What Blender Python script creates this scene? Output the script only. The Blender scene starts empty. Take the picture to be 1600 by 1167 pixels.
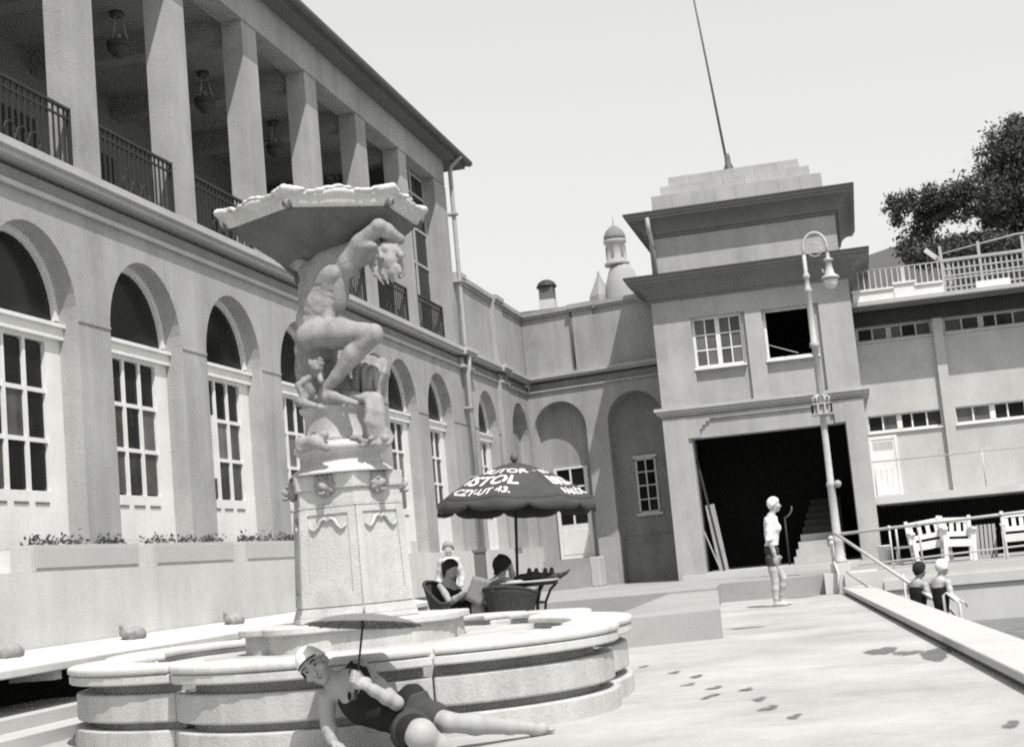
import bpy, bmesh, math, random
import numpy as np
from mathutils import Vector, Matrix
random.seed(7)
SC = bpy.context.scene
COL = SC.collection
# ------------------------------------------------------------------ camera
FPX = 2300.0; CX = 800.0; CY = 583.5; CAMH = 1.05
YAW, PIT, ROL = -0.222131649992242, 0.12738621075093012, -0.09124396118936251
_f = np.array([math.sin(YAW)*math.cos(PIT), math.cos(YAW)*math.cos(PIT), math.sin(PIT)])
_r = np.array([math.cos(YAW), -math.sin(YAW), 0.0]); _u = np.cross(_r, _f)
CR = math.cos(ROL)*_r + math.sin(ROL)*_u
CU = -math.sin(ROL)*_r + math.cos(ROL)*_u
CF = _f
CO = np.array([0, 0, CAMH])
def ray(x, y): return CF + CR*(x-CX)/FPX - CU*(y-CY)/FPX
def onX(x, y, X): d = ray(x, y); return CO + d*(X/d[0])
def onY(x, y, Y): d = ray(x, y); return CO + d*(Y/d[1])
def onZ(x, y, Z): d = ray(x, y); return CO + d*((Z-CAMH)/d[2])
cd = bpy.data.cameras.new('camera'); cam = bpy.data.objects.new('camera', cd); COL.objects.link(cam)
cd.sensor_width = 36.0; cd.sensor_fit = 'HORIZONTAL'; cd.lens = FPX/1600*36.0
cd.clip_start = 0.1; cd.clip_end = 900
M = Matrix(((CR[0], CU[0], -CF[0], 0), (CR[1], CU[1], -CF[1], 0), (CR[2], CU[2], -CF[2], CAMH), (0, 0, 0, 1)))
cam.matrix_world = M
cd.dof.use_dof = True; cd.dof.focus_distance = 20.0; cd.dof.aperture_fstop = 5.6
SC.camera = cam
# ------------------------------------------------------------------ sky and sun
SUN = Vector((1.05, -1.5, 3.0)).normalized()
wd = bpy.data.worlds.new('World'); SC.world = wd; wd.use_nodes = True
nt = wd.node_tree; nt.nodes.clear()
sky = nt.nodes.new('ShaderNodeTexSky'); sky.sky_type = 'NISHITA'; sky.sun_disc = False
sky.sun_elevation = math.asin(SUN.z); sky.sun_rotation = math.atan2(SUN.x, SUN.y)
sky.air_density = 1.0; sky.dust_density = 3.0; sky.ozone_density = 1.0
sep = nt.nodes.new('ShaderNodeSeparateColor')             # blue sensitive black and white film: the sky records white
pw = nt.nodes.new('ShaderNodeMath'); pw.operation = 'POWER'; pw.inputs[1].default_value = 0.45
bg = nt.nodes.new('ShaderNodeBackground'); bg.inputs['Strength'].default_value = 0.15
gain = nt.nodes.new('ShaderNodeMath'); gain.operation = 'MULTIPLY'; gain.inputs[1].default_value = 2.74
out = nt.nodes.new('ShaderNodeOutputWorld')
nt.links.new(sky.outputs[0], sep.inputs[0]); nt.links.new(sep.outputs[2], pw.inputs[0]); nt.links.new(pw.outputs[0], gain.inputs[0]); tone = nt.nodes.new('ShaderNodeCombineColor'); blue = nt.nodes.new('ShaderNodeMath'); blue.operation = 'MULTIPLY'; blue.inputs[1].default_value = 0.965
nt.links.new(gain.outputs[0], blue.inputs[0]); nt.links.new(gain.outputs[0], tone.inputs[0]); nt.links.new(gain.outputs[0], tone.inputs[1]); nt.links.new(blue.outputs[0], tone.inputs[2])      # creamy print tone
nt.links.new(tone.outputs[0], bg.inputs['Color']); nt.links.new(bg.outputs[0], out.inputs[0])
sl = bpy.data.lights.new('sun', 'SUN'); sl.energy = 4.9; sl.angle = math.radians(0.55); sl.color = (1, 0.99, 0.965)
so = bpy.data.objects.new('sun', sl); COL.objects.link(so)
so.rotation_euler = SUN.to_track_quat('Z', 'Y').to_euler(); so.location = (20, -30, 60)
SC.view_settings.view_transform = 'Standard'; SC.view_settings.look = 'None'
SC.view_settings.exposure = 0.12; SC.view_settings.gamma = 1.0; SC.view_settings.use_curve_mapping = False
SC.cycles.filter_width = 2.0
SC.cycles.max_bounces = 6; SC.cycles.use_denoising = False
# ------------------------------------------------------------------ materials
def mat(name, g, var=0.12, scale=2.0, bump=0.15, bscale=60.0, rough=0.85, streak=0.0, sscale=3.0, objvar=0.0, spec=0.3, dirt=0.0, tint=None):
    m = bpy.data.materials.new(name); m.use_nodes = True
    n = m.node_tree; b = n.nodes['Principled BSDF']
    b.inputs['Roughness'].default_value = rough; b.inputs['Specular IOR Level'].default_value = spec
    tc = n.nodes.new('ShaderNodeTexCoord')
    def math_(op, a, bb):
        q = n.nodes.new('ShaderNodeMath'); q.operation = op
        for i, v in enumerate((a, bb)):
            if isinstance(v, (int, float)): q.inputs[i].default_value = v
            else: n.links.new(v, q.inputs[i])
        return q.outputs[0]
    def noise(sc, det=6, rgh=0.6, vec=None):
        q = n.nodes.new('ShaderNodeTexNoise'); q.inputs['Scale'].default_value = sc; q.inputs['Detail'].default_value = det
        q.inputs['Roughness'].default_value = rgh; n.links.new(vec or tc.outputs['Object'], q.inputs['Vector']); return q.outputs['Fac']
    v = math_('MULTIPLY', math_('SUBTRACT', noise(scale), 0.5), 2*var*2)
    v = math_('ADD', v, math_('MULTIPLY', math_('SUBTRACT', noise(scale*9, 8, 0.75), 0.5), 1.6*var))
    v = math_('ADD', v, math_('MULTIPLY', math_('SUBTRACT', noise(48, 3, 0.8), 0.5), 0.22+0.9*var))
    if streak > 0:
        mp = n.nodes.new('ShaderNodeMapping'); mp.inputs['Scale'].default_value = (1, 1, 0.07); n.links.new(tc.outputs['Object'], mp.inputs['Vector'])
        v = math_('ADD', v, math_('MULTIPLY', math_('SUBTRACT', noise(sscale, 7, 0.65, mp.outputs[0]), 0.5), 2*streak))
    if dirt > 0:
        q = n.nodes.new('ShaderNodeMapRange'); n.links.new(noise(scale*0.7, 9, 0.7), q.inputs['Value'])
        q.inputs['From Min'].default_value = 0.52; q.inputs['From Max'].default_value = 0.72; q.inputs['To Min'].default_value = 0; q.inputs['To Max'].default_value = -dirt
        v = math_('ADD', v, q.outputs[0])
    if objvar > 0:
        oi = n.nodes.new('ShaderNodeObjectInfo')
        v = math_('ADD', v, math_('MULTIPLY', math_('SUBTRACT', oi.outputs['Random'], 0.5), 2*objvar))
    v = math_('MULTIPLY', math_('MAXIMUM', math_('ADD', v, 1.0), 0.15), g)
    cc = n.nodes.new('ShaderNodeCombineColor')
    t = tint or (1, 1, 0.98)
    for i in range(3): n.links.new(math_('MULTIPLY', v, t[i]), cc.inputs[i])
    n.links.new(cc.outputs[0], b.inputs['Base Color'])
    if bump > 0:
        bp = n.nodes.new('ShaderNodeBump'); bp.inputs['Strength'].default_value = bump; bp.inputs['Distance'].default_value = 0.02
        n.links.new(noise(bscale, 5, 0.6), bp.inputs['Height']); n.links.new(bp.outputs[0], b.inputs['Normal'])
    return m
MT = {}
MT['stucco'] = mat('stucco', 0.33, 0.17, 0.7, 0.35, 40, streak=0.34, dirt=0.26)
MT['stucco_tower'] = mat('stucco_tower', 0.36, 0.15, 0.9, 0.3, 40, streak=0.28, dirt=0.18)
MT['stucco_stained'] = mat('stucco_stained', 0.22, 0.16, 1.3, 0.25, 45, streak=0.32, dirt=0.25)  # stained render, its tone taken lower for the deep shade in the arch
MT['stucco_pale'] = mat('stucco_pale', 0.43, 0.14, 1.2, 0.2, 45, streak=0.08, dirt=0.08)
MT['plinth'] = mat('plinth', 0.53, 0.12, 0.6, 0.2, 45, streak=0.18, dirt=0.12)
MT['trim'] = mat('trim', 0.40, 0.10, 2.0, 0.2, 50, streak=0.10)
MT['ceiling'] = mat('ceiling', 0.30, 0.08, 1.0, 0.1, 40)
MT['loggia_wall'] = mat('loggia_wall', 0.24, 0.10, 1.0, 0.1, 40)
MT['white_paint'] = mat('white_paint', 0.68, 0.08, 3.0, 0.1, 50, rough=0.6, streak=0.10, dirt=0.08)
MT['pipe_paint'] = mat('pipe_paint', 0.48, 0.10, 6.0, 0.1, 60, rough=0.55)
MT['glass'] = mat('glass', 0.014, 0.3, 1.5, 0.03, 8, rough=0.15, objvar=0.5, spec=0.10)
MT['glass_soft'] = mat('glass_soft', 0.06, 0.45, 3.0, 0.03, 8, rough=0.25, streak=1.1, sscale=9, objvar=1.3, spec=0.12)
MT['iron'] = mat('iron', 0.03, 0.2, 8, 0.2, 70, rough=0.6)
MT['lamp_iron'] = mat('lamp_iron', 0.42, 0.14, 6.0, 0.2, 60, rough=0.6, dirt=0.2)
MT['dark_metal'] = mat('dark_metal', 0.10, 0.2, 6, 0.2, 60, rough=0.6)
MT['roof_tile'] = mat('roof_tile', 0.09, 0.2, 3, 0.4, 12, rough=0.8)
MT['roof_stone'] = mat('roof_stone', 0.36, 0.10, 3.0, 0.2, 40, streak=0.18, objvar=0.06)
MT['ground'] = mat('ground', 0.38, 0.24, 0.55, 0.35, 60, rough=0.8, dirt=0.30)
MT['terrace'] = mat('terrace', 0.30, 0.16, 0.6, 0.12, 80, rough=0.85, dirt=0.10)
MT['kerb'] = mat('kerb', 0.44, 0.07, 1.0, 0.12, 60, dirt=0.08)
MT['basin'] = mat('basin', 0.43, 0.20, 1.8, 0.3, 50, streak=0.34, dirt=0.25, objvar=0.03)
MT['basin_rim'] = mat('basin_rim', 0.50, 0.16, 1.8, 0.2, 60, dirt=0.06)
MT['statue'] = mat('statue', 0.27, 0.24, 4.0, 0.45, 34, dirt=0.5, streak=0.35, sscale=7)
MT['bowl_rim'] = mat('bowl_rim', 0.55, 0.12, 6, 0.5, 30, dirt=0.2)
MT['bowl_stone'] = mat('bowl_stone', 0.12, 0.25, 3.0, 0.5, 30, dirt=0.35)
MT['pedestal'] = mat('pedestal', 0.45, 0.16, 2.2, 0.4, 40, streak=0.24, sscale=5, dirt=0.28)
MT['skin'] = mat('skin', 0.42, 0.05, 6, 0.05, 120, rough=0.55)
MT['skin_tan'] = mat('skin_tan', 0.33, 0.06, 6, 0.05, 120, rough=0.55)
MT['suit_dark'] = mat('suit_dark', 0.016, 0.15, 20, 0.3, 160, rough=0.8)
MT['suit_grey'] = mat('suit_grey', 0.05, 0.12, 14, 0.3, 160, rough=0.85)
MT['cap_white'] = mat('cap_white', 0.72, 0.04, 10, 0.1, 80, rough=0.5)
MT['cloth_white'] = mat('cloth_white', 0.72, 0.05, 8, 0.25, 40, rough=0.9)
MT['hair_dark'] = mat('hair_dark', 0.015, 0.3, 30, 0.8, 70, rough=0.7)
MT['canvas'] = mat('canvas', 0.06, 0.12, 3, 0.15, 90, rough=0.9, streak=0.15)
MT['letters'] = mat('letters', 0.74, 0.05, 12, 0.0, 60)
MT['wicker'] = mat('wicker', 0.05, 0.35, 30, 0.9, 90, rough=0.7)
MT['wood_dark'] = mat('wood_dark', 0.035, 0.2, 12, 0.2, 60, rough=0.6)
MT['table_top'] = mat('table_top', 0.45, 0.08, 6, 0.05, 60, rough=0.6)
MT['newsprint'] = mat('newsprint', 0.24, 0.14, 14, 0.1, 60)
MT['paper'] = mat('paper', 0.62, 0.05, 8, 0.1, 60)
MT['rubber'] = mat('rubber', 0.03, 0.2, 12, 0.2, 60, rough=0.5)
MT['leaf'] = mat('leaf', 0.07, 0.25, 0.8, 0.0, 40, rough=0.7, spec=0.2)
MT['leaf_pot'] = mat('leaf_pot', 0.05, 0.3, 5, 0.0, 40, rough=0.7)
MT['bark'] = mat('bark', 0.06, 0.2, 4, 0.5, 20)
MT['far_stone'] = mat('far_stone', 0.30, 0.10, 0.8, 0.1, 10)
MT['far_roof'] = mat('far_roof', 0.18, 0.12, 0.6, 0.1, 10)
MT['far_dark'] = mat('far_dark', 0.13, 0.12, 0.8, 0.1, 10)
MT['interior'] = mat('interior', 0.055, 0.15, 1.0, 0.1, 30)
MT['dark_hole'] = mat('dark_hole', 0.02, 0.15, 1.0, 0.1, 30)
MT['parasol_paper'] = mat('parasol_paper', 0.16, 0.12, 8, 0.1, 60)
MT['damp'] = mat('damp', 0.24, 0.15, 3.0, 0.15, 70, rough=0.6, dirt=0.2)
MT['pool_wall'] = mat('pool_wall', 0.50, 0.07, 0.9, 0.12, 50, dirt=0.10, streak=0.06)
MT['trellis'] = mat('trellis', 0.36, 0.12, 5, 0.1, 60, rough=0.7)
MT['bundle'] = mat('bundle', 0.27, 0.2, 6, 0.4, 40)
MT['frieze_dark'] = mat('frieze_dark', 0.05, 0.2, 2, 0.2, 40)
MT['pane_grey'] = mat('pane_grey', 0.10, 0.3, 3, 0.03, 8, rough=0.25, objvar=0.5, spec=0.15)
MT['frieze'] = mat('frieze', 0.23, 0.14, 1.0, 0.3, 45, streak=0.3)  # darker than the stucco; shade below the ledges is partly set in this tone
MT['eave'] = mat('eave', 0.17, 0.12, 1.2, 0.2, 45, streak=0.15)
MT['pipe_grey'] = mat('pipe_grey', 0.34, 0.15, 4, 0.1, 60, rough=0.6, streak=0.2)
MT['wood_grey'] = mat('wood_grey', 0.30, 0.15, 4, 0.2, 50, streak=0.2)
# panes of translucent white lantern glass
MT['lantern_glass'] = mat('lantern_glass', 0.62, 0.05, 6, 0.05, 60, rough=0.3)
def water_mat():
    m = bpy.data.materials.new('water'); m.use_nodes = True; n = m.node_tree; b = n.nodes['Principled BSDF']
    b.inputs['Base Color'].default_value = (0.045, 0.047, 0.047, 1); b.inputs['Roughness'].default_value = 0.08
    b.inputs['Specular IOR Level'].default_value = 0.22
    tc = n.nodes.new('ShaderNodeTexCoord'); q = n.nodes.new('ShaderNodeTexNoise'); q.inputs['Scale'].default_value = 2.2; q.inputs['Detail'].default_value = 4
    n.links.new(tc.outputs['Object'], q.inputs['Vector']); bp = n.nodes.new('ShaderNodeBump'); bp.inputs['Strength'].default_value = 0.9; bp.inputs['Distance'].default_value = 0.12
    n.links.new(q.outputs['Fac'], bp.inputs['Height']); n.links.new(bp.outputs[0], b.inputs['Normal']); return m
MT['water'] = water_mat()
def wet_shade_mat():                      # damp and painted shade marks that fade out towards their edge
    m = mat('wet_shade_mark', 0.14, 0.15, 3.0, 0.1, 70, rough=0.45); n = m.node_tree; b = n.nodes['Principled BSDF']
    at = n.nodes.new('ShaderNodeAttribute'); at.attribute_name = 'wet_shade'; tr = n.nodes.new('ShaderNodeBsdfTransparent'); mx = n.nodes.new('ShaderNodeMixShader')
    tc = n.nodes.new('ShaderNodeTexCoord'); q = n.nodes.new('ShaderNodeTexNoise'); q.inputs['Scale'].default_value = 9; q.inputs['Detail'].default_value = 6; n.links.new(tc.outputs['Object'], q.inputs['Vector'])
    mu = n.nodes.new('ShaderNodeMath'); mu.operation = 'MULTIPLY'; n.links.new(at.outputs['Fac'], mu.inputs[0]); n.links.new(q.outputs['Fac'], mu.inputs[1])
    m2 = n.nodes.new('ShaderNodeMath'); m2.operation = 'MULTIPLY'; m2.use_clamp = True; m2.inputs[1].default_value = 1.7; n.links.new(mu.outputs[0], m2.inputs[0])
    n.links.new(m2.outputs[0], mx.inputs[0]); n.links.new(tr.outputs[0], mx.inputs[1]); n.links.new(b.outputs[0], mx.inputs[2]); n.links.new(mx.outputs[0], n.nodes['Material Output'].inputs[0]); return m
MT['wet_shade_mark'] = wet_shade_mat()
# ------------------------------------------------------------------ mesh helpers
class MB:
    def __init__(s): s.v = []; s.f = []; s.sm = []
    def add(s, vs, fs, smooth=False):
        o = len(s.v); s.v += [tuple(map(float, p)) for p in vs]
        for f in fs: s.f.append(tuple(i+o for i in f)); s.sm.append(smooth)
        return s
    def box(s, x0, x1, y0, y1, z0, z1):
        if x0 > x1: x0, x1 = x1, x0
        if y0 > y1: y0, y1 = y1, y0
        if z0 > z1: z0, z1 = z1, z0
        v = [(x, y, z) for x in (x0, x1) for y in (y0, y1) for z in (z0, z1)]
        return s.add(v, [(0, 1, 3, 2), (4, 6, 7, 5), (0, 4, 5, 1), (2, 3, 7, 6), (0, 2, 6, 4), (1, 5, 7, 3)])
    def bar(s, a, b, w, h, up=(0, 0, 1)):       # box beam from a to b
        a = np.array(a, float); b = np.array(b, float); d = b-a; L = np.linalg.norm(d); d = d/L
        u = np.array(up, float); x = np.cross(d, u)
        if np.linalg.norm(x) < 1e-5: x = np.cross(d, (1, 0, 0))
        x /= np.linalg.norm(x); y = np.cross(x, d)
        v = [p+x*i*w/2+y*j*h/2 for p in (a, b) for i, j in ((-1, -1), (1, -1), (1, 1), (-1, 1))]
        return s.add(v, [(0, 3, 2, 1), (4, 5, 6, 7), (0, 1, 5, 4), (1, 2, 6, 5), (2, 3, 7, 6), (3, 0, 4, 7)])
    def tube(s, pts, r, n=10, caps=True):
        pts = [np.array(p, float) for p in pts]; R = r if isinstance(r, (list, tuple)) else [r]*len(pts)
        v = []; prev = None
        for i, p in enumerate(pts):
            t = pts[min(i+1, len(pts)-1)]-pts[max(i-1, 0)]; t = t/(np.linalg.norm(t)+1e-12)
            if prev is None:
                a = np.cross(t, (0, 0, 1));
                if np.linalg.norm(a) < 0.05: a = np.cross(t, (1, 0, 0))
            else: a = prev-t*(prev@t)
            a = a/np.linalg.norm(a); prev = a; b = np.cross(t, a)
            for k in range(n):
                q = 2*math.pi*k/n; v.append(p+R[i]*(math.cos(q)*a+math.sin(q)*b))
        f = []
        for i in range(len(pts)-1):
            for k in range(n): f.append((i*n+k, i*n+(k+1) % n, (i+1)*n+(k+1) % n, (i+1)*n+k))
        s.add(v, f, True)
        if caps:
            o = len(s.v)-len(v); s.f.append(tuple(o+k for k in range(n))[::-1]); s.sm.append(False)
            s.f.append(tuple(o+(len(pts)-1)*n+k for k in range(n))); s.sm.append(False)
        return s
    def lathe(s, c, prof, n=24, smooth=True, caps=True):     # prof: list of (r,z)
        v = [(c[0]+r*math.cos(2*math.pi*k/n), c[1]+r*math.sin(2*math.pi*k/n), c[2]+z) for r, z in prof for k in range(n)]
        f = [(i*n+k, i*n+(k+1) % n, (i+1)*n+(k+1) % n, (i+1)*n+k) for i in range(len(prof)-1) for k in range(n)]
        o = len(s.v); s.add(v, f, smooth)
        if caps:
            s.f.append(tuple(o+k for k in range(n))[::-1]); s.sm.append(False)
            s.f.append(tuple(o+(len(prof)-1)*n+k for k in range(n))); s.sm.append(False)
        return s
    def prism(s, poly, z0, z1):                   # poly: list of (x,y) anticlockwise
        n = len(poly); v = [(x, y, z0) for x, y in poly]+[(x, y, z1) for x, y in poly]
        return s.add(v, [tuple(range(n))[::-1], tuple(range(n, 2*n))]+[(i, (i+1) % n, n+(i+1) % n, n+i) for i in range(n)])
    def sphere(s, c, r, n=12, m=8):
        rr = r if hasattr(r, '__len__') else (r, r, r)
        v = [(c[0]+rr[0]*math.sin(math.pi*i/m)*math.cos(2*math.pi*k/n), c[1]+rr[1]*math.sin(math.pi*i/m)*math.sin(2*math.pi*k/n), c[2]-rr[2]*math.cos(math.pi*i/m)) for i in range(m+1) for k in range(n)]
        return s.add(v, [(i*n+k, i*n+(k+1) % n, (i+1)*n+(k+1) % n, (i+1)*n+k) for i in range(m) for k in range(n)], True)
    def map(s, fn): s.v = [tuple(map(float, fn(p))) for p in s.v]; return s
    def mesh(s, name):
        me = bpy.data.meshes.new(name); me.from_pydata(s.v, [], s.f)
        me.polygons.foreach_set('use_smooth', s.sm); me.validate(); me.update(); return me
def root_loc(o):
    L = Vector((0, 0, 0))
    while o: L += o.location; o = o.parent
    return L
def thing(name, label, cat, loc, group=None):
    o = bpy.data.objects.new(name, None); o.empty_display_size = 0.2; COL.objects.link(o); o.location = tuple(map(float, loc))
    o['label'] = label; o['category'] = cat
    if group: o['group'] = group
    return o
def part(name, mb, m, parent, label=None, kind=None, bevel=0.0):
    me = mb if isinstance(mb, bpy.types.Mesh) else mb.mesh(name)
    if not me.materials: me.materials.append(MT[m] if isinstance(m, str) else m)
    o = bpy.data.objects.new(name, me); COL.objects.link(o)
    if parent: o.parent = parent; o.location = -root_loc(parent)
    if label: o['label'] = label
    if kind: o['kind'] = kind
    if bevel: bv = o.modifiers.new('bevel', 'BEVEL'); bv.width = bevel; bv.segments = 2; bv.limit_method = 'ANGLE'
    return o
def single(name, mb, m, label, cat, group=None, bevel=0.0):
    o = part(name, mb, m, None, bevel=bevel); o['label'] = label; o['category'] = cat
    if group: o['group'] = group
    return o
def struct(name, mb, m): return part(name, mb, m, None, kind='structure')
def copy_tree(o, parent=None, off=None):
    c = o.copy(); COL.objects.link(c); c.parent = parent
    if off is not None: c.location = Vector(o.location)+Vector(off)
    for ch in list(o.children): copy_tree(ch, c)
    return c
def lerp(a, b, t): return np.array(a, float)*(1-t)+np.array(b, float)*t
# ================================================================== SETTING: ground, pool, terrace
PZ = 0.34                                       # raised terrace
def cop_x(Y): return -0.61+(28.37-Y)*(1.44/18.82)   # inner edge of the pool coping
YE = 27.0
g = MB()
g.prism([(-60, -30), (cop_x(-30)+0.3, -30), (cop_x(YE)+0.3, YE), (-60, YE)], -0.8, 0.0)
struct('ground', g, 'ground')
g = MB(); g.prism([(-120, YE), (150, YE), (150, 400), (-120, 400)], -1.2, -0.9)
g.prism([(-120, -60), (-60, -60), (-60, YE), (-120, YE)], -1.2, -0.9); g.prism([(25, -60), (150, -60), (150, YE), (25, YE)], -1.2, -0.9)
struct('terrain', g, 'ground')
# terrace: band along the buildings, deeper part before the back wall and a wing reaching towards the basin
t = MB()
t.prism([(-7.6, 24.3), (-2.43, 24.3), (-2.62, YE), (0.3, YE), (26, YE), (26, 31.2), (0.32, 31.9), (-3.9, 36), (-7.6, 36)], -0.6, PZ)
struct('terrace', t, 'terrace')
t = MB(); t.prism([(-2.95, 16.35), (-1.66, 16.86), (-2.40, 24.296), (-3.2, 24.296)], -0.3, PZ-0.02)
struct('terrace_wing', t, 'terrace')
t = MB(); t.box(-7.55, -6.62, 4, 12.5, -0.2, 0.2); t.box(-6.617, -6.25, 4, 12.2, -0.2, 0.10)
struct('kerb_strip', t, 'kerb')
# pool
w = MB(); w.prism([(cop_x(-30)+0.36, -30), (25, -30), (25, YE-0.02), (cop_x(YE)+0.36, YE-0.02)], -0.75, -0.64)
struct('pool_water', w, 'water')
w = MB(); w.box(cop_x(YE)+0.1, 25, YE-0.35, YE-0.003, -1.6, PZ-0.004); w.box(0.25, 25, YE-0.40, YE-0.353, PZ-0.35, PZ-0.18)
w.prism([(cop_x(-30)+0.3, -30), (cop_x(-30)+0.45, -30), (cop_x(YE)+0.45, YE-0.36), (cop_x(YE)+0.3, YE-0.36)], -1.6, 0.02)
struct('pool_wall', w, 'pool_wall')
# coping slabs along the pool, each a stone
cbase = MB(); cbase.prism([(cop_x(-0.2)+.05, -.2), (cop_x(-.2)+.42, -.2), (cop_x(YE-.45)+.42, YE-.45), (cop_x(YE-.45)+.05, YE-.45)], -.01, .044)
cop = thing('pool_coping', 'pale raised stone coping running along the edge of the pool', 'coping', (cop_x(18), 18, 0))
part('coping_base', cbase, 'far_dark', cop)  # the shadow line under the slabs is put into its dark colour
ys = [YE-0.42-1.9*i for i in range(14)]
for a, b in zip(ys[:-1], ys[1:]):
    m = MB(); bq, aq = b+0.006, a
    m.prism([(cop_x(bq), bq), (cop_x(bq)+0.47, bq), (cop_x(aq)+0.47, aq), (cop_x(aq), aq)], 0.045, 0.115)
    part('coping_stone', m, 'kerb', cop, bevel=0.015)
# ================================================================== LEFT WING
XF = -7.5; ZB = 5.40
lw = thing('bathhouse_wing', 'long rendered wing with round arched doors below and an open pillared loggia above', 'building', (XF, 20, 0))
ARC = [14.955+2.37*k for k in range(-2, 6)]     # arch centres below the loggia
ARC2 = [30.49, 33.6]                            # two more arches beyond the downpipe
RA = 0.85; ZS = 3.9; ZT = 5.03; Z0 = 1.36; REV = 0.24
def arch_wall(mb, y0, y1, arcs, r, zs, zt, z0, x, rev, tf=lambda p: p, n=20):
    """front face with round-arched openings plus their reveals; local coords (x depth, y along, z up)"""
    def q(a, b, c, d): mb.add([tf(p) for p in (a, b, c, d)], [(0, 1, 2, 3)])
    cur = y0
    for c in list(arcs)+[None]:
        e = (c-r) if c is not None else y1
        if e > cur: q((x, cur, z0), (x, e, z0), (x, e, zt), (x, cur, zt))
        if c is None: break
        pts = [(c-r*math.cos(math.pi*k/n), zs+r*math.sin(math.pi*k/n)) for k in range(n+1)]
        for (ya, za), (yb, zb) in zip(pts[:-1], pts[1:]):
            q((x, ya, za), (x, yb, zb), (x, yb, zt), (x, ya, zt))
            q((x-rev, ya, za), (x-rev, yb, zb), (x, yb, zb), (x, ya, za))
        q((x-rev, c-r, z0), (x-rev, c-r, zs), (x, c-r, zs), (x, c-r, z0))
        q((x, c+r, z0), (x, c+r, zs), (x-rev, c+r, zs), (x-rev, c+r, z0))
        cur = c+r
m = MB(); arch_wall(m, 6.0, 35.2, ARC+ARC2, RA, ZS, ZT, Z0, XF, REV)
part('wall', m, 'stucco', lw)
# thin incised impost line on each pier: a slim projecting band
cur = 6.0
for c in ARC+ARC2: m = MB(); m.box(XF+0.001, XF+0.012, cur+0.002, c-RA-0.002, ZS-0.02, ZS+0.005); cur = c+RA; part('impost_band', m, 'stucco', lw)
m = MB(); m.box(XF-0.4, XF+0.22, 4.0, 24.6, 0.62, Z0); m.box(XF-0.4, XF+0.05, 24.6, 36.0, -0.2, Z0-0.003)
for y_ in (4.0, 24.4): m.box(XF-1.2, XF+0.215, y_, y_+.2, -.2, .618)
part('plinth', m, 'plinth', lw)
m = MB(); m.box(-16, XF-0.32, 6.0, 35.5, 0.63, 5.2); m.box(-16, XF-1.2, 3.0, 35.5, -.2, .62)
part('core', m, 'dark_hole', lw)
# string course below the loggia
def course(mb, x, y0, y1):
    mb.box(x-0.3, x+0.05, y0, y1, ZT+0.003, ZT+0.05)
    mb.box(x-0.3, x+0.11, y0, y1, ZB-0.11, ZB-0.05)
    mb.box(x-0.3, x+0.16, y0, y1, ZB-0.05, ZB+0.03)
m = MB(); course(m, XF, 6, 28.35); course(m, XF+0.09, 28.353, 29.2); course(m, XF, 29.203, 31.6); course(m, XF+0.09, 31.603, 32.35); course(m, XF, 32.353, 34.85)
part('string_course', m, 'trim', lw)
m = MB()
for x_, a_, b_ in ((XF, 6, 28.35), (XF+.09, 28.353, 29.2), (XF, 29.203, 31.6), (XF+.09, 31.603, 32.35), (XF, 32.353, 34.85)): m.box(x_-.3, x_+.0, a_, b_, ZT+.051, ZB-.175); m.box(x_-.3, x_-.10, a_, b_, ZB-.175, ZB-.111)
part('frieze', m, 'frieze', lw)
m = MB(); m.box(XF, XF+0.09, 31.6, 32.35, Z0, ZT); m.box(XF-0.3, XF+0.09, 31.6, 32.35, ZB+0.03, 6.92)
part('pilaster', m, 'stucco', lw)
# parapet above the lower end
m = MB(); m.box(XF-0.3, XF-0.005, 28.6, 34.8, ZB+0.0, 6.86)
for a, b, e in ((28.6, 29.1, .08), (29.103, 31.6, 0), (31.603, 32.35, .09), (32.353, 34.9, 0)): m.box(XF-0.36, XF+0.07+e, a, b, 6.92, 7.02); m.box(XF-0.33, XF+0.03+e, a, b, 6.85, 6.92)
part('parapet', m, 'stucco', lw)
# loggia: pillars, lintel, eave
PR = [14.09+2.355*k for k in range(-3, 7)]      # right-hand (far) edges of the pillars
PW = 0.50; PD = 0.30; ZL = 8.80
first = None
for yr in PR:
    m = MB(); w_ = PW if yr < 28 else 0.85
    m.box(XF-PD, XF, yr-PW, yr-PW+w_, ZB+0.03, ZL)
    part('pillar', m, 'stucco', lw)
m = MB(); m.box(XF-PD-0.02, XF+0.02, 6.0, 28.47, ZL+0.003, 9.33)
part('lintel', m, 'stucco', lw)
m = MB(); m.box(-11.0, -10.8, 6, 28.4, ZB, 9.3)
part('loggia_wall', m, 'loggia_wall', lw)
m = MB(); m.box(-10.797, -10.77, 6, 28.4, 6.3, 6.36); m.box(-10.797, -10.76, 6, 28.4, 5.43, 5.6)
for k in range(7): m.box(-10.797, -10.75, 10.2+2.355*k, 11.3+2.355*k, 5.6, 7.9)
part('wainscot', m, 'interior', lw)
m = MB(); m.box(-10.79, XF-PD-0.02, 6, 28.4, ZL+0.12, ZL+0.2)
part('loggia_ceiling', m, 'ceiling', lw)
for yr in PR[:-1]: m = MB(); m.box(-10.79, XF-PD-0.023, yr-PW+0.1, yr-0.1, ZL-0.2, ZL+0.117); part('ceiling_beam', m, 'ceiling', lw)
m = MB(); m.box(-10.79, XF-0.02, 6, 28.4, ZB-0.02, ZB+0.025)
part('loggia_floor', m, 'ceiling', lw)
m = MB(); m.box(-11, XF-PD-0.003, 28.1, 28.4, ZB, 9.3); m.box(-16, -11.003, 28.2, 28.4, ZB, 9.3)
part('end_wall', m, 'stucco', lw)
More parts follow.
